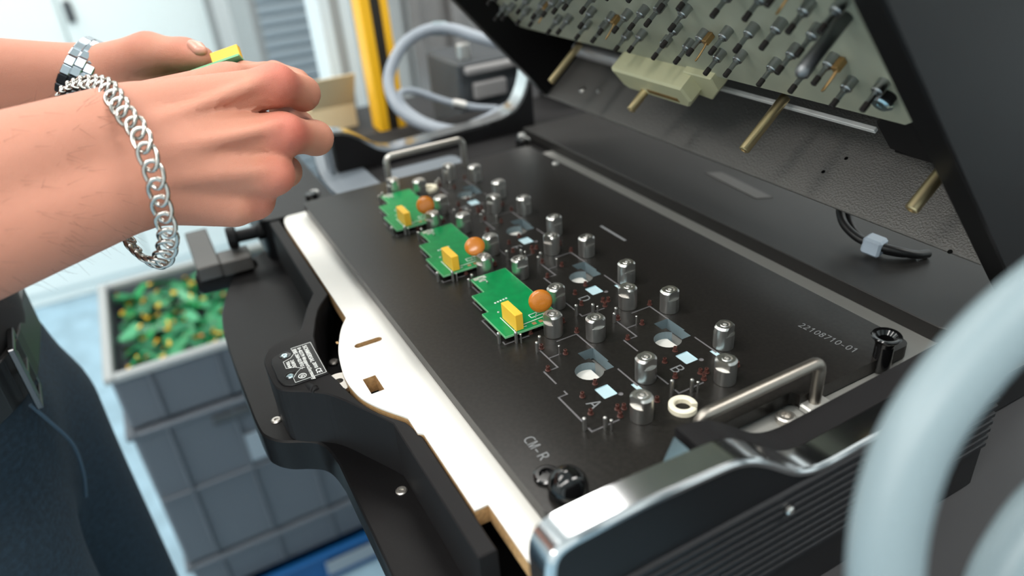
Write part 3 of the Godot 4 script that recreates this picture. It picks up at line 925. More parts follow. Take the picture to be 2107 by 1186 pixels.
	# long guide pin, black screw post
	st = begin(); lathe(st, V(380.5, 41.5, 0), V(0, 0, 1), [[3.6, 0], [3.6, 30], [3.0, 33], [1.6, 34.4], [0, 34.8]], 20, true); part("guide_pin", st, M.guide, t)
	st = begin(); cyl(st, V(383, -15, 0), V(383, -15, 5), 4, 16, 0.4); part("screw_post", st, M.black_matt, t)
	st = begin(); lathe(st, V(380.4, -17, 3), V(0, 0, 1), [[6.2, 0], [6.2, 1.2], [4.4, 3.0], [1.8, 3.0], [1.5, 1.4]], 20); part("cap_screw", st, M.zinc, t)
	for q in [[308, -70], [300, -84], [404, -104]]:
		st = begin(); lathe(st, V(q[0], -116.6, -q[1] - 78.0), V(0, 1, 0), [[1.4, 0], [1.4, 0.15]], 12); part("dark_hole_disc", st, M.black_gloss, t)  # black disc painted for the dark inside an open hole

# ---------------------------------------------------------------- white laminated board with wooden edges
func white_board() -> void:
	var t := thing("laminated_board", "white laminated wooden board strip along the front of the fixture", "board", V(190, -100, -24))
	var ol := [Vector2(440, -60), Vector2(440, -93.4), Vector2(379, -93.4), Vector2(379, -100.7), Vector2(314, -100.7), Vector2(311.5, -103.2), Vector2(296.5, -103.2)]
	ol += curve2([Vector2(294, -104.5), Vector2(280, -113), Vector2(266, -119.4), Vector2(253, -122), Vector2(240, -122.6), Vector2(227, -121.3), Vector2(210, -118.2), Vector2(196, -113.8), Vector2(181, -107.8), Vector2(168.5, -100.6)], 4)
	ol += [Vector2(141, -100.4), Vector2(-20, -100), Vector2(-32, -99), Vector2(-41, -96.5), Vector2(-44.5, -93), Vector2(-44.5, -60)]
	for layer in [["core", -23.5, -13.1, M.wood], ["laminate", -13.1, -12.0, M.white]]:
		var c := CSGCombiner3D.new()
		c.name = layer[0]
		t.add_child(c, true)
		c.add_child(csg_poly(ol, layer[1], layer[2], layer[3], "panel", false), true)
		var slot := []
		for k in 9:
			var a := PI + PI * k / 8
			slot.append(Vector2(208.3 + 2.6 * cos(a), -104.2 + 2.6 * sin(a)))
		for k in 9:
			var a := PI * k / 8
			slot.append(Vector2(208.6 + 2.6 * cos(a), -90.6 + 2.6 * sin(a)))
		c.add_child(csg_poly(slot, layer[1] - 1, layer[2] + 1, M.wood, "slot"), true)
		c.add_child(csg_poly([Vector2(246.4, -113.6), Vector2(246.4, -105.5), Vector2(263.5, -105.5), Vector2(263.5, -113.6)], layer[1] - 1, layer[2] + 1, M.wood, "window"), true)
	var st := begin(); box(st, V(195, -115.9, -12.1), V(198, -114.4, -11.93)); part("slit", st, M.wood, t)
	st = begin(); lathe(st, V(208, -105.0, -20), V(0, 0, 1), [[2.0, 0], [2.0, 2.0], [1.2, 2.6]], 12); part("screw", st, M.steel, t)

# ---------------------------------------------------------------- circuit boards
func make_board(label: String, group: String, dn: Vector3) -> Node3D:
	# built round its own origin: the site corner, underside at z = 3.6
	var t := thing("circuit_board", label, "circuit board", V(0, 0, 0), group)
	var ol := [Vector2(8.5, 12), Vector2(88, 11), Vector2(88, -29.8), Vector2(55.5, -29.8), Vector2(55.5, -25.2), Vector2(30.5, -25.2), Vector2(30.5, -16), Vector2(9.5, -16), Vector2(8.5, -13)]
	var st := begin(); pxy(st, ol, 3.6, 5.0); part("substrate", st, M.pcb_edge, t)
	st = begin(); pxy(st, Array(inset(PackedVector2Array(ol), 0.35)), 4.98, 5.12); part("solder_mask", st, M.pcb, t)
	st = begin(); box(st, V(67.5, -21.2, 5), V(86.6, -15.8, 16.6), 0.35); part("yellow_capacitor", st, M.yellow, t)
	st = begin()
	dn = dn.normalized()
	lathe(st, V(80, 0.5, 16.2) - dn * 2.4, dn, [[0, 0], [4.4, 0.1], [6.7, 0.8], [7.5, 2.0], [7.6, 2.5], [7.4, 3.1], [6.5, 4.1], [4.2, 4.8], [0, 5.0]], 32, true)
	var dc := part("disc_varistor", st, M.orange, t)
	st = begin(); tube(st, [V(79.5, -1.6, 9.6), V(79.4, -3.0, 7), V(79.3, -3.4, 4.6)], 0.4, 8); tube(st, [V(80.2, 3.0, 9.6), V(80.2, 4.2, 7), V(80.2, 4.6, 4.6)], 0.4, 8); part("lead", st, M.pad, dc)
	st = begin()
	for ln in [[V(66.3, -22.1, 5.15), V(87.2, -22.1, 5.15)], [V(84.6, -22, 5.15), V(84.6, -12.8, 5.15)], [V(82, -14.6, 5.15), V(81, 5, 5.15)], [V(74.4, -5.8, 5.15), V(78.2, -5.8, 5.15)], [V(78.2, -5.8, 5.15), V(77.8, 6, 5.15)], [V(74.4, -5.8, 5.15), V(74.0, 3.6, 5.15)]]:
		obox(st, (ln[0] + ln[1]) / 2, (ln[1] - ln[0]).normalized(), V(0, 0, 1).cross((ln[1] - ln[0]).normalized()), V(0, 0, 1), V((ln[1] - ln[0]).length() / 2, 0.22, 0.03))
	for i in 5: box(st, V(47.6 - i * 0.3, -17 + i * 2.2, 5.12), V(49.0 - i * 0.3, -15.8 + i * 2.2, 5.17))
	part("silkscreen", st, M.print, t)
	st = begin()
	for q in [[9.6, -14.6, 13.4, -5.4], [14.6, -12.4, 17.0, -7.2]]: box(st, V(q[0], q[1], 5.1), V(q[2], q[3], 5.2))
	box(st, V(10.6, -11.6, 5.15), V(12.6, -7.6, 6.0), 0.2); box(st, V(14.8, -11.0, 5.15), V(16.4, -8.4, 5.8), 0.2)
	part("chip_resistor", st, M.pad, t)
	st = begin()
	for q in [[83.4, -8.8, 86.2, -6.2], [83.4, -4.0, 86.4, -1.4]]: box(st, V(q[0], q[1], 5.1), V(q[2], q[3], 5.22))
	part("copper_pad", st, M.copper, t)
	st = begin()
	for q in [V(82.5, 2.5, 5.1), V(84.5, 5.5, 5.1), V(83.0, 8.0, 5.1), V(60, -20, 5.1), V(75.2, 1.4, 5.1)]: lathe(st, q, V(0, 0, 1), [[0.9, 0], [0.8, 0.4], [0.3, 0.7], [0, 0.7]], 10, true)
	part("solder_joint", st, M.pad, t)
	return t

func copy(src: Node3D, label: String, group: String) -> Node3D:
	var c: Node3D = src.duplicate()
	c.name = numbered("circuit_board")
	add_child(c, true)
	c.set_meta("label", label)
	if group != "": c.set_meta("group", group)
	elif c.has_meta("group"): c.remove_meta("group")
	return c

var board0: Node3D
func boards() -> void:
	var g := "green circuit boards lying on the fixture"
	board0 = make_board("sharp green circuit board on the fixture nearest the camera", g, V(0.9, -0.36, 0.24))
	board0.position = W(site_at(2, 0))
	var b := make_board("green circuit board in the middle of the three on the fixture", g, V(0.55, -0.3, 0.8))
	b.position = W(site_at(1, 0))
	b = make_board("blurred green circuit board at the far end of the fixture row", g, V(0.9, -0.36, 0.3))
	b.position = W(site_at(0, 0))
	# the one held in the fingers: its yellow capacitor shows above the knuckles
	b = copy(board0, "circuit board held between thumb and fingers above the near hand", "")
	b.get_node("disc_varistor").free()
	var rr := V(0.471486, 0.878375, -0.078473)
	var uu := V(-0.405323, 0.294871, 0.865312)
	var ux := rr * cos(0.34) + uu * sin(0.34)
	var uz := uu * cos(0.34) - rr * sin(0.34)
	uz = uz.rotated(ux, deg_to_rad(-6.0))
	var uy := uz.cross(ux)
	var cc := V(87, -124, 158.6)    # where the middle of its capacitor is
	b.transform = Transform3D(Basis(G(ux), G(uz), -G(uy)), W(cc - ux * 77.0 + uy * 18.5 - uz * 10.8))

# ---------------------------------------------------------------- cables and hoses
func cables() -> void:
	var t := thing("lid_cable", "black cable hanging from the lid onto the rear cover with a grey clip", "cable", V(320, 240, 2))
	var pts := [V(280, 262, 52), V(292, 240, 32), V(303, 230, 19), V(318, 227, 12.5), V(332, 229, 10.5), V(345, 236, 9), V(352, 246, 6), V(354, 256, 4.6)]
	var st := begin(); tube(st, curve(pts, 6), 3.0, 12); tube(st, curve([V(283, 266, 52), V(296, 244, 30), V(306, 235, 17), V(320, 232.5, 9), V(334, 234.5, 6), V(344, 241, 4.8), V(350, 250, 4.4)], 6), 2.4, 12); part("wire", st, M.cable, t)
	st = begin(); obox(st, V(331, 230.5, 9.4), V(0.97, 0.22, -0.1).normalized(), V(-0.22, 0.97, 0), V(0.1, 0, 0.99), V(6.5, 6.0, 6.2), 1.6); part("clip", st, M.clip, t)
	t = thing("air_hose", "thick pale hose arching across the right foreground", "hose", V(540, -40, 60))
	st = begin(); tube(st, curve([V(590, 330, -75), V(580, 310, 20), V(562, 230, 110), V(545, 140, 148), V(534, 70, 152), V(531, 31, 145), V(530, 1, 134), V(532, -25, 119), V(536, -39, 103), V(543, -48, 82), V(554, -52, 55), V(565, -52, 20), V(572, -48, -30), V(574, -30, -85)], 8), 9.4, 20); part("pipe", st, M.hose, t)
	t = thing("air_hose", "second pale hose at the bottom right corner behind the thick one", "hose", V(552, 0, 40))
	st = begin(); tube(st, curve([V(620, 250, -75), V(612, 230, -10), V(590, 160, 70), V(566, 90, 98), V(552, 29, 82), V(551, 4, 66), V(556, -10, 44), V(566, -16, 10), V(574, -8, -40), V(578, 10, -85)], 8), 9.4, 20); part("pipe", st, M.hose, t)
	t = thing("coiled_hose", "grey hose looping in a big circle behind the fixture", "hose", V(-200, 140, 0))
	st = begin(); tube(st, curve([V(-170, 250, 62), V(-213, 205, 79), V(-243, 180, 90), V(-255, 150, 92), V(-257, 117, 78), V(-247, 91, 47), V(-220, 86, 21), V(-192, 99, 3), V(-160, 127, -7), V(-150, 160, -2), V(-150, 200, 8)], 8), 7.0, 16); part("pipe", st, M.hose_grey, t)
	st = begin(); cyl(st, V(-249, 176, 91.5), V(-255, 158, 93), 8.2, 16, 1); part("collar", st, M.hose, t)
	t = thing("thin_hose", "thin grey hose bent inside the big hose loop", "hose", V(-220, 120, 0))
	st = begin(); tube(st, curve([V(-190, 205, -2), V(-204, 180, 2), V(-220, 150, 12), V(-234, 118, 28), V(-233, 98, 30), V(-221, 95, 18), V(-188, 110, 2), V(-160, 140, -6), V(-152, 190, -4)], 8), 4.2, 14); part("pipe", st, M.hose_grey, t)
	st = begin(); cyl(st, V(-209, 172, 4), V(-216, 157, 9), 5.6, 14, 1); part("collar", st, M.steel, t)

# ---------------------------------------------------------------- operator
func skin_tint(p: Vector3) -> Color:
	var c := Color8(197, 136, 113).srgb_to_linear()
	var red := 0.0
	for q in [[V(178, -108, 158), 12.0, 1.0], [V(198, -112, 132), 13.0, 1.0], [V(202, -125, 110), 11.0, 0.8], [V(195, -138, 95), 10.0, 0.6], [V(34, -168, 170), 10.0, 0.45], [V(56, -144, 165), 9.0, 0.4]]:
		red = maxf(red, q[2] * clampf(1.3 - p.distance_to(q[0]) / q[1] * 0.75, 0.0, 1.0))
	c = c.lerp(Color8(196, 88, 78).srgb_to_linear(), red * 0.6)
	return c

func person() -> void:
	var t := thing("person", "person in black shirt and blue jeans reaching both bare forearms over the machine", "person", V(30, -450, FLOOR))
	var R := [
		[V(232, -372, 112), V(193, -206, 119), 40, 23], [V(222, -365, 126), V(172, -197, 145), 43, 25], [V(182, -200, 132), V(186, -170, 130), 24, 18],
		[V(167, -183, 151), V(172, -111, 154), 17, 10.4], [V(181, -185, 139), V(190, -116, 130), 17, 10.8], [V(189, -189, 127), V(196, -128, 110), 17, 10.4], [V(192, -193, 114), V(189, -141, 95), 16, 9.8],
		[V(186, -189, 110), V(193, -154, 96), 15, 11.5], [V(150, -181, 150), V(140, -133, 152), 15, 13], [V(140, -133, 152), V(120, -106, 147), 12, 10], [V(120, -106, 147), V(100, -117, 150), 9.5, 8],
		[V(160, -150, 138), V(165, -120, 125), 16, 12],
		[V(172, -111, 154), V(152, -93, 142), 11.2, 9.8], [V(152, -93, 142), V(108, -86, 138), 9.2, 8.0], [V(108, -88, 140), V(91, -97, 146), 8.2, 7.4],
		[V(190, -116, 130), V(167, -94, 117), 11.2, 9.6], [V(167, -94, 117), V(124, -94, 115), 9.4, 8.4], [V(121, -94, 115), V(102, -101, 121), 8.6, 7.6],
		[V(196, -128, 110), V(162, -116, 99), 10.2, 8.8], [V(162, -116, 99), V(123, -113, 96), 8.8, 8.0], [V(123, -113, 96), V(110, -117, 104), 8.2, 7.4],
		[V(189, -141, 95), V(156, -136, 84), 9.6, 8.2], [V(156, -134, 83), V(127, -133, 84), 8.2, 7.6], [V(127, -133, 84), V(117, -134, 90), 7.6, 6.8],
		[V(177, -113, 157), V(178, -111, 156), 7.2, 7.2], [V(196, -118, 133), V(197, -116, 132), 7.4, 7.4], [V(201, -130, 111), V(202, -128, 111), 7.0, 7.0],
		[V(190, -180, 150), V(181, -116, 160), 3.4, 2.6], [V(200, -182, 137), V(200, -122, 138), 3.4, 2.6], [V(204, -184, 124), V(205, -134, 117), 3.2, 2.6]]
	var L := [
		[V(3, -340, 172), V(7, -213, 151), 30, 20], [V(4, -340, 154), V(6, -218, 138), 32, 20], [V(8, -215, 146), V(16, -190, 142), 20, 17],
		[V(12, -204, 151), V(35, -168, 162), 18, 13], [V(35, -168, 162), V(53, -146, 160), 12.4, 9.8], [V(53, -146, 160), V(66, -137, 158), 9.6, 7.6],
		[V(10, -208, 142), V(28, -168, 134), 20, 15], [V(20, -168, 141), V(38, -138, 141), 11.5, 9.5], [V(38, -138, 141), V(64, -124, 145), 9, 7.6], [V(64, -124, 145), V(80, -118, 150), 7.6, 6.8],
		[V(18, -168, 128), V(39, -137, 128), 11.5, 9.5], [V(39, -137, 128), V(65, -121, 136), 9, 7.8], [V(65, -121, 136), V(78, -117, 143), 7.6, 6.8],
		[V(18, -172, 115), V(38, -140, 113), 11, 9], [V(38, -140, 113), V(58, -122, 118), 8.8, 7.8], [V(58, -122, 118), V(66, -120, 126), 7.6, 6.8],
		[V(14, -178, 104), V(28, -150, 100), 9.5, 8], [V(28, -150, 100), V(42, -134, 103), 7.8, 7], [V(42, -134, 103), V(48, -130, 110), 7, 6.2]]
	var T := [
		[V(232, -372, 112), V(236, -440, 150), 43, 46], [V(236, -440, 150), V(205, -470, 330), 48, 56], [V(3, -340, 165), V(-120, -430, 150), 40, 44], [V(-120, -430, 150), V(-150, -470, 330), 46, 56],
		[V(205, -470, 330), V(-150, -470, 330), 60, 60], [V(28, -470, 330), V(-10, -450, -40), 92, 80], [V(90, -475, 260), V(50, -455, 0), 80, 66], [V(-60, -470, 260), V(-60, -450, 0), 80, 70], [V(28, -470, 380), V(28, -455, 450), 56, 54]]
	body_part("body", [[R, 2.4, 0.42], [L, 3.0, 0.4], [T, 14.0, 0.09]], M.skin, t, skin_tint)
	var strand := CylinderMesh.new()
	strand.top_radius = 0.00002; strand.bottom_radius = 0.00007; strand.height = 0.009; strand.radial_segments = 4; strand.rings = 1
	var mm := MultiMesh.new()
	mm.transform_format = MultiMesh.TRANSFORM_3D
	mm.mesh = strand
	mm.instance_count = 700
	for i in 700:
		var f := rng.randf()
		var low := i % 2 == 0
		var ax0 := V(232, -372, 112) if low else V(222, -365, 126)
		var ax1 := V(193, -206, 119) if low else V(172, -197, 145)
		var rr := lerpf(40, 23, f) if low else lerpf(43, 25, f)
		var dd := (ax1 - ax0).normalized()
		var e1 := V(1, 0, 0) - dd * dd.x
		e1 = e1.normalized()
		var e2 := dd.cross(e1)
		var an := rng.randf() * TAU
		var rad := e1 * cos(an) + e2 * sin(an)
		var grow := (rad * 0.5 + dd * rng.randf_range(0.2, 0.9) + e2 * rng.randf_range(-0.4, 0.4) - V(0, 0, 0.35)).normalized()
		var foot := ax0.lerp(ax1, f) + rad * (rr + 0.8)
		var gy := G(grow)
		var gx := gy.cross(Vector3(0.3, 0.9, 0.1)).normalized()
		mm.set_instance_transform(i, Transform3D(Basis(gx, gy, gx.cross(gy)), P(foot + grow * 3.5)))
	var hair := MultiMeshInstance3D.new()
	hair.multimesh = mm
	hair.name = "arm_hair"
	hair.material_override = M.hair
	hair.set_meta("kind", "stuff")
	t.add_child(hair, true)
	var none := func(_p: Vector3) -> Color: return Color.WHITE
	body_part("thumbnail", [[[[V(63, -141, 166.5), V(70, -139, 163.5), 3.6, 3.2], [V(66, -137, 165.2), V(71, -136, 163), 3.2, 3.0]], 1.2, 0.9]], M.nail, t, none)
	# shirt, jeans, belt
	var S := [[V(0, -465, 330), V(-12, -422, -15), 112, 105], [V(80, -465, 280), V(50, -438, -40), 98, 86], [V(-80, -460, 280), V(-66, -426, -25), 100, 95], [V(-150, -470, 335), V(205, -470, 335), 76, 76], [V(205, -470, 330), V(232, -447, 200), 70, 66], [V(-150, -470, 330), V(-124, -437, 200), 70, 66], [V(28, -455, 380), V(28, -452, 410), 66, 60]]
	body_part("shirt", [[S, 12.0, 0.08]], M.shirt, t, none)
	var J := [[V(-55, -429, -80), V(10, -429, -80), 112, 112], [V(-55, -432, -150), V(20, -440, -150), 111, 105], [V(-80, -391, -160), V(-90, -368, -560), 87, 62], [V(66, -426, -180), V(80, -404, -560), 92, 68], [V(-90, -368, -560), V(-90, -420, -1050), 61, 54], [V(80, -404, -560), V(84, -430, -1050), 66, 56]]
	body_part("jeans", [[J, 11.0, 0.09]], M.denim, t, none)
	var st := begin(); tube(st, curve([V(53, -323, -68), V(47, -319, -88), V(25, -316, -131), V(14, -321, -170), V(11, -328, -197)], 6), 1.5, 8); part("seam", st, M.seam, t)
	for x in [-90.0, 84.0]:
		var sh := [[V(x, -425, -1105), V(x, -290, -1118), 40, 30], [V(x, -440, -1110), V(x, -300, -1120), 38, 28]]
		body_part("shoe", [[sh, 11.0, 0.12]], M.leather, t, none)
	var ring := []
	for i in 48:
		var a := TAU * i / 48
		ring.append(V((10.0 if cos(a) > 0 else -55.0) + 109 * cos(a), -428 + 109 * sin(a), -44))
	st = begin()
	for i in 48:
		var p0 = ring[i]; var p1 = ring[(i + 1) % 48]
		var d: Vector3 = (p1 - p0).normalized()
		obox(st, (p0 + p1) / 2, d, V(0, 0, 1).cross(d).normalized(), V(0, 0, 1), V((p1 - p0).length() / 2 + 0.6, 2.2, 19), 0.8)
	var belt := part("belt", st, M.leather, t)
	st = begin()
	var bn := V(-0.08, 0.99, 0).normalized()
	var bu := V(0.99, 0.08, 0).normalized()
	var bc := V(40, -322, -44) + bn * 3.5
	for q in [[-17, 0, 2.0, 27], [17, 0, 2.0, 27], [0, -25, 17, 2.0], [0, 25, 17, 2.0], [10, 0, 1.4, 21]]:
		obox(st, bc + bu * q[0] + V(0, 0, q[1]), bu, V(0, 0, 1), bn, V(q[2], q[3], 2.2), 0.7)
	obox(st, bc + bu * -4.0 + bn * 1.0, bu, V(0, 0, 1), bn, V(12, 1.6, 1.4), 0.6)
	part("buckle", st, M.gun, belt)

# ---------------------------------------------------------------- bracelet and watch
func jewellery() -> void:
	var path := curve([V(119, -223, 158), V(138, -214, 167), V(157, -204, 170), V(177, -197, 170), V(192, -194, 166), V(204, -192, 161), V(213, -189, 156), V(222, -188, 150), V(226, -188, 142), V(229, -188, 134), V(230, -189, 125), V(230, -190, 114), V(228, -191, 103), V(222, -194, 93), V(214, -199, 84), V(201, -205, 80), V(185, -210, 81), V(171, -213, 85), V(150, -216, 95), V(134, -219, 112), V(122, -223, 136)], 12, true)
	var t := thing("bracelet", "chunky silver curb chain bracelet hanging loose on the near wrist", "bracelet", V(185, -200, 80))
	# one link, then a copy every 6.6 mm
	O = Vector3.ZERO
	var loop := []
	for i in 20:
		var a := TAU * i / 20
		loop.append(V(6.9 * cos(a), 4.7 * sin(a), 0.8 * sin(2 * a)))
	var q := begin(); tube(q, loop, 1.22, 9, true); q.generate_normals()
	var lm := q.commit()
	O = V(185, -200, 80)
	var mid := V(178, -202, 126)
	var acc := 0.0
	var n := path.size()
	for i in n:
		var a: Vector3 = path[i]
		var b: Vector3 = path[(i + 1) % n]
		var l := (b - a).length()
		while acc < l:
			var p := a.lerp(b, acc / l)
			var d := (b - a) / l
			var out := p - mid
			out = (out - d * out.dot(d)).normalized()
			var side := out.cross(d).normalized()
			var tw := deg_to_rad(42.0)
			var y := side * cos(tw) + out * sin(tw)
			var z := d.cross(y)
			var mi := MeshInstance3D.new()
			mi.mesh = lm
			mi.transform = Transform3D(Basis(G(d), G(z), -G(y)), P(p))
			put("link", mi, M.silver, t)
			acc += 8.9
		acc -= l
	t = thing("wristwatch", "steel link wristwatch on the far wrist behind the bracelet", "watch", V(7, -216, 146))
	var c := V(8, -212, 146)
	var wa := V(0.36, 0.76, -0.54).normalized()
	var wu := wa.cross(V(-0.78, 0.376, -0.495)).normalized()
	var wv := wa.cross(wu)
	var m := 26
	for i in m:
		var a := TAU * i / m
		var p := c + wv * 25.0 * cos(a) + wu * 28.0 * sin(a)
		var d := (wu * 28.0 * cos(a) - wv * 25.0 * sin(a)).normalized()
		var ax := wa
		ax = (ax - d * ax.dot(d)).normalized()
		var w := ax.cross(d)
		var dark := a > deg_to_rad(300) and a < deg_to_rad(356)
		for k in [-1, 0, 1]:
			var st := begin()
			obox(st, p + ax * 6.2 * k + d * (1.6 if k == 0 else 0.0), ax, d, w, V(3.2, 3.3, 1.6 if k == 0 else 1.4), 0.7)
			part("clasp" if dark else "band_link", st, M.watch_dark if dark else M.watch, t)
	var st := begin(); lathe(st, c + V(-26, 0, 0), V(-1, 0, 0), [[18, 0], [19, 3], [18, 7], [16, 8]], 28); part("case", st, M.watch, t)

# ---------------------------------------------------------------- crates beside the bench
func crate(called: String, label: String, x0: float, y0: float, z0: float, x1: float, y1: float, z1: float, m: Material, rim: Material, floor_at: float) -> Node3D:
	var t := thing(called, label, "crate", V((x0 + x1) / 2, (y0 + y1) / 2, z0), "")
	var w := 8.0
	var st := begin()
	box(st, V(x1 - w, y0 + 10, z0), V(x1, y1 - 10, z1 - 6), 2); box(st, V(x0, y0 + 10, z0), V(x0 + w, y1 - 10, z1 - 6), 2)
	box(st, V(x0 + 10, y0, z0), V(x1 - 10, y0 + w, z1 - 6), 2); box(st, V(x0 + 10, y1 - w, z0), V(x1 - 10, y1, z1 - 6), 2)
	for q in [[x0 + 10, y0 + 10], [x1 - 10, y0 + 10], [x0 + 10, y1 - 10], [x1 - 10, y1 - 10]]: cyl(st, V(q[0], q[1], z0), V(q[0], q[1], z1 - 6), 10, 16)
	part("wall", st, m, t)
	st = begin(); box(st, V(x0 + 6, y0 + 6, z0), V(x1 - 6, y1 - 6, floor_at)); part("floor_panel", st, m, t)
	st = begin()
	for e in [[x0 - 8, y0 - 8, x1 + 8, y0 + 9], [x0 - 8, y1 - 9, x1 + 8, y1 + 8], [x0 - 8, y0 + 9, x0 + 9, y1 - 9], [x1 - 9, y0 + 9, x1 + 8, y1 - 9]]: box(st, V(e[0], e[1], z1 - 14), V(e[2], e[3], z1), 2.5)
	part("rim", st, rim, t)
	var yy := y0 + 60
	while yy < y1 - 20:
		st = begin(); box(st, V(x1 - 1, yy, z0 + 6), V(x1 + 7, yy + 7, z1 - 14), 2); part("rib", st, m, t); yy += 118.0
	if z1 - z0 > 200:
		st = begin(); box(st, V(x1 - 1, y0 + 4, z0 + (z1 - z0) * 0.5), V(x1 + 7, y1 - 4, z0 + (z1 - z0) * 0.5 + 9), 2); part("rib", st, m, t)
	return t

func crates() -> void:
	var st: SurfaceTool
	crate("plastic_crate", "shallow grey plastic crate heaped with green circuit boards, top of its stack", -1070, -377, -590, -667, 100, -468, M.crate, M.crate_rim, -545)
	var t := crate("plastic_crate", "tall grey plastic crate with a white label under the heaped crate", -1068, -381, -955, -663, 104, -596, M.crate, M.crate, -900)
	st = begin(); box(st, V(-658, -196, -752), V(-655.4, -152, -684)); part("label_card", st, M.paper, t, "white paper label")
	st = begin(); box(st, V(-662, -240, -640), V(-655, -150, -618), 2); part("grip", st, M.machine_dark, t)
	t = crate("plastic_crate", "grey plastic crate near the bottom of the stack", -1066, -379, -1056, -663, 102, -961, M.crate, M.crate, -1040)
	t = crate("plastic_crate", "blue plastic crate on the floor under the grey stack", -1068, -300, FLOOR, -640, 100, -1062, M.crate_blue, M.crate_blue, -1100)
	st = begin(); box(st, V(-633, -120, -1126), V(-630.5, 20, -1086)); part("label_card", st, M.paper, t, "white paper label")
	# heap of boards
	var heap_greens := [M.pcb_heap, mat(16, 104, 66, 0.4), mat(60, 150, 104, 0.4), mat(24, 132, 72, 0.3)]
	var lab := "green circuit board in the heap filling the grey crate"
	var grp := "circuit boards heaped in the grey crate"
	O = Vector3.ZERO
	var h := thing("circuit_board", lab, "circuit board", Vector3.ZERO, grp)
	st = begin(); pxy(st, [Vector2(-40, 21), Vector2(40, 21), Vector2(40, -21), Vector2(7, -21), Vector2(7, -16), Vector2(-18, -16), Vector2(-18, -7), Vector2(-40, -7)], 0, 1.6); part("substrate", st, M.pcb_heap, h)
	st = begin(); box(st, V(18, -12, 1.6), V(38, -6.5, 13), 0.4); part("yellow_capacitor", st, M.yellow, h)
	st = begin(); lathe(st, V(26, 8, 8), V(0.9, 0.2, 0.4).normalized(), [[0, 0], [5, 0.2], [7.4, 2], [5, 4], [0, 4.2]], 16, true); part("disc_varistor", st, M.orange, h)
	for lay in 3:
		for i in 9:
			for j in 11:
				var x := -1034.0 + 42 * i + rng.randf_range(-12, 12)
				var y := -342.0 + 41 * j + rng.randf_range(-12, 12)
				var z := -524.0 + lay * 16 + rng.randf_range(-3, 5) + 9.0 * sin(x * 0.013) * sin(y * 0.011 + 1.0)
				var o: Node3D = copy(h, lab, grp)
				(o.get_node("substrate") as MeshInstance3D).material_override = heap_greens[rng.randi() % 4]
				x = clampf(x, -1026, -708); y = clampf(y, -334, 58)
				if rng.randf() < 0.5: o.get_node("yellow_capacitor").free()
				if rng.randf() < 0.72: o.get_node("disc_varistor").free()
				o.transform = Transform3D(Basis.from_euler(Vector3(rng.randf_range(-0.6, 0.6), rng.randf() * TAU, rng.randf_range(-0.6, 0.6) + (PI if rng.randf() < 0.25 else 0.0))).scaled(Vector3.ONE * 0.62), W(V(x, y, z)))
	h.free()

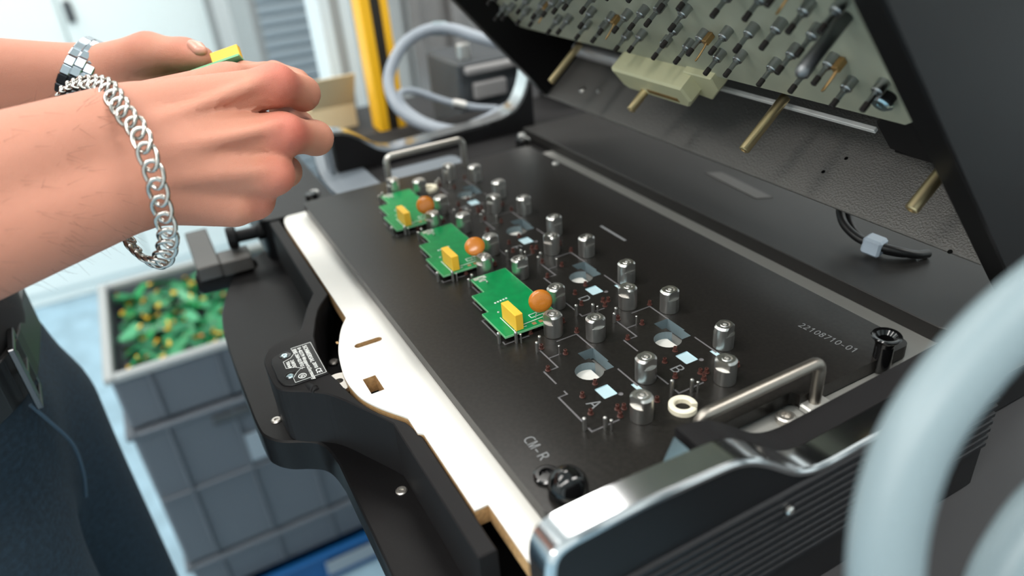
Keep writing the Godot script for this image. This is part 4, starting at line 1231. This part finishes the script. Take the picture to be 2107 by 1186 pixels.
# ---------------------------------------------------------------- things behind the machine
func background() -> void:
	var st: SurfaceTool
	var t := thing("light_curtain", "yellow and black safety light curtain post standing on the bench", "light curtain", V(-480, 150, -85))
	st = begin(); box(st, V(-505, 134, -85), V(-465, 150, 700), 2); part("yellow_profile", st, M.guard_yellow, t)
	st = begin(); box(st, V(-503, 150, -85), V(-470, 166, 700)); part("window_strip", st, M.guard_black, t)
	st = begin(); box(st, V(-505, 166, -85), V(-467, 178, 700), 2); part("yellow_profile", st, M.guard_yellow, t)
	t = thing("white_post", "white frame post standing behind the light curtain", "post", V(-690, 150, FLOOR))
	st = begin(); box(st, V(-740, 118, FLOOR), V(-660, 178, 900), 5); part("column", st, M.post, t)
	st = begin(); box(st, V(-662, 140, -420), V(-658, 156, 800), 1); part("slot", st, M.crate_rim, t)
	t = thing("shutter_cabinet", "grey roller shutter cabinet beside the white one", "cabinet", V(-1850, 330, FLOOR))
	st = begin(); box(st, V(-2250, 190, FLOOR), V(-1815, 760, 500), 4); part("carcass", st, M.crate_rim, t)
	for i in 34:
		st = begin(); prism(st, PackedVector2Array([Vector2(0, 0), Vector2(7, 6), Vector2(9, 16), Vector2(7, 26), Vector2(0, 31)]), V(-1815, 0, FLOOR + 60 + i * 34), V(1, 0, 0), V(0, 0, 1), V(0, 1, 0), 215, 740); part("slat", st, M.shutter, t)
	t = thing("white_cabinet", "tall white cabinet with a dark grip in the background", "cabinet", V(-2700, -400, FLOOR))
	st = begin(); box(st, V(-3000, -1500, FLOOR), V(-2620, 178, 900), 4); part("carcass", st, M.cabinet, t)
	for q in [[-1495.0, -925.0], [-915.0, -345.0], [-335.0, 172.0]]:
		st = begin(); box(st, V(-2620, q[0], FLOOR + 60), V(-2602, q[1], 890), 3); part("door", st, M.cabinet, t)
	st = begin(); box(st, V(-2602, -322, -95), V(-2585, -296, -20), 4); part("grip", st, M.machine_dark, t)
	st = begin(); box(st, V(-2606, 150, FLOOR), V(-2590, 176, 890), 2); part("end_strip", st, M.crate_rim, t)
	t = thing("cardboard_box", "small open tan cardboard box on the bench behind the hand", "box", V(-575, 80, -85))
	st = begin(); box(st, V(-625, 44, -85), V(-530, 118, -48), 1); part("carton", st, M.card, t)
	st = begin(); obox(st, V(-514, 82, -22), V(0.55, 0.0, 0.83), V(0, 1, 0), V(-0.83, 0, 0.55), V(32, 36, 0.8)); part("flap", st, M.card, t)
	st = begin(); obox(st, V(-578, 34, -56), V(1, 0, 0), V(0, 0.6, 0.8), V(0, -0.8, 0.6), V(46, 16, 0.8)); part("flap", st, M.card, t)
	t = thing("machine_enclosure", "grey ribbed metal enclosure behind the hose loop", "machine", V(-900, 560, FLOOR))
	st = begin(); box(st, V(-1300, 300, FLOOR), V(-760, 1300, 1000), 4); part("housing", st, M.machine_grey, t)
	for i in 9:
		st = begin(); box(st, V(-760, 306 + i * 84, FLOOR + 20), V(-738, 330 + i * 84, 980), 3); part("rib", st, M.machine_grey, t)
	t = thing("terminal_box", "dark grey electrical box inside the hose loop", "box", V(-330, 250, -85))
	st = begin(); box(st, V(-390, 196, -85), V(-280, 300, 40), 4); part("housing", st, M.machine_dark, t)
	st = begin(); box(st, V(-280, 214, -10), V(-270, 262, 12), 2); box(st, V(-280, 204, 24), V(-268, 290, 34), 2); part("cover", st, M.machine_grey, t)
	st = begin(); cyl(st, V(-300, 216, 40), V(-300, 216, 60), 9, 16, 1); part("cable_gland", st, M.steel, t)
	t = thing("valve_block", "black valve block at the rear corner of the machine", "valve", V(-220, 340, -85))
	st = begin(); box(st, V(-262, 304, -85), V(-190, 390, 66), 4); part("block", st, M.black_matt, t)
	for i in 3:
		st = begin(); cyl(st, V(-190, 320 + i * 24, 20), V(-176, 320 + i * 24, 20), 8, 14, 1); part("port", st, M.machine_dark, t)
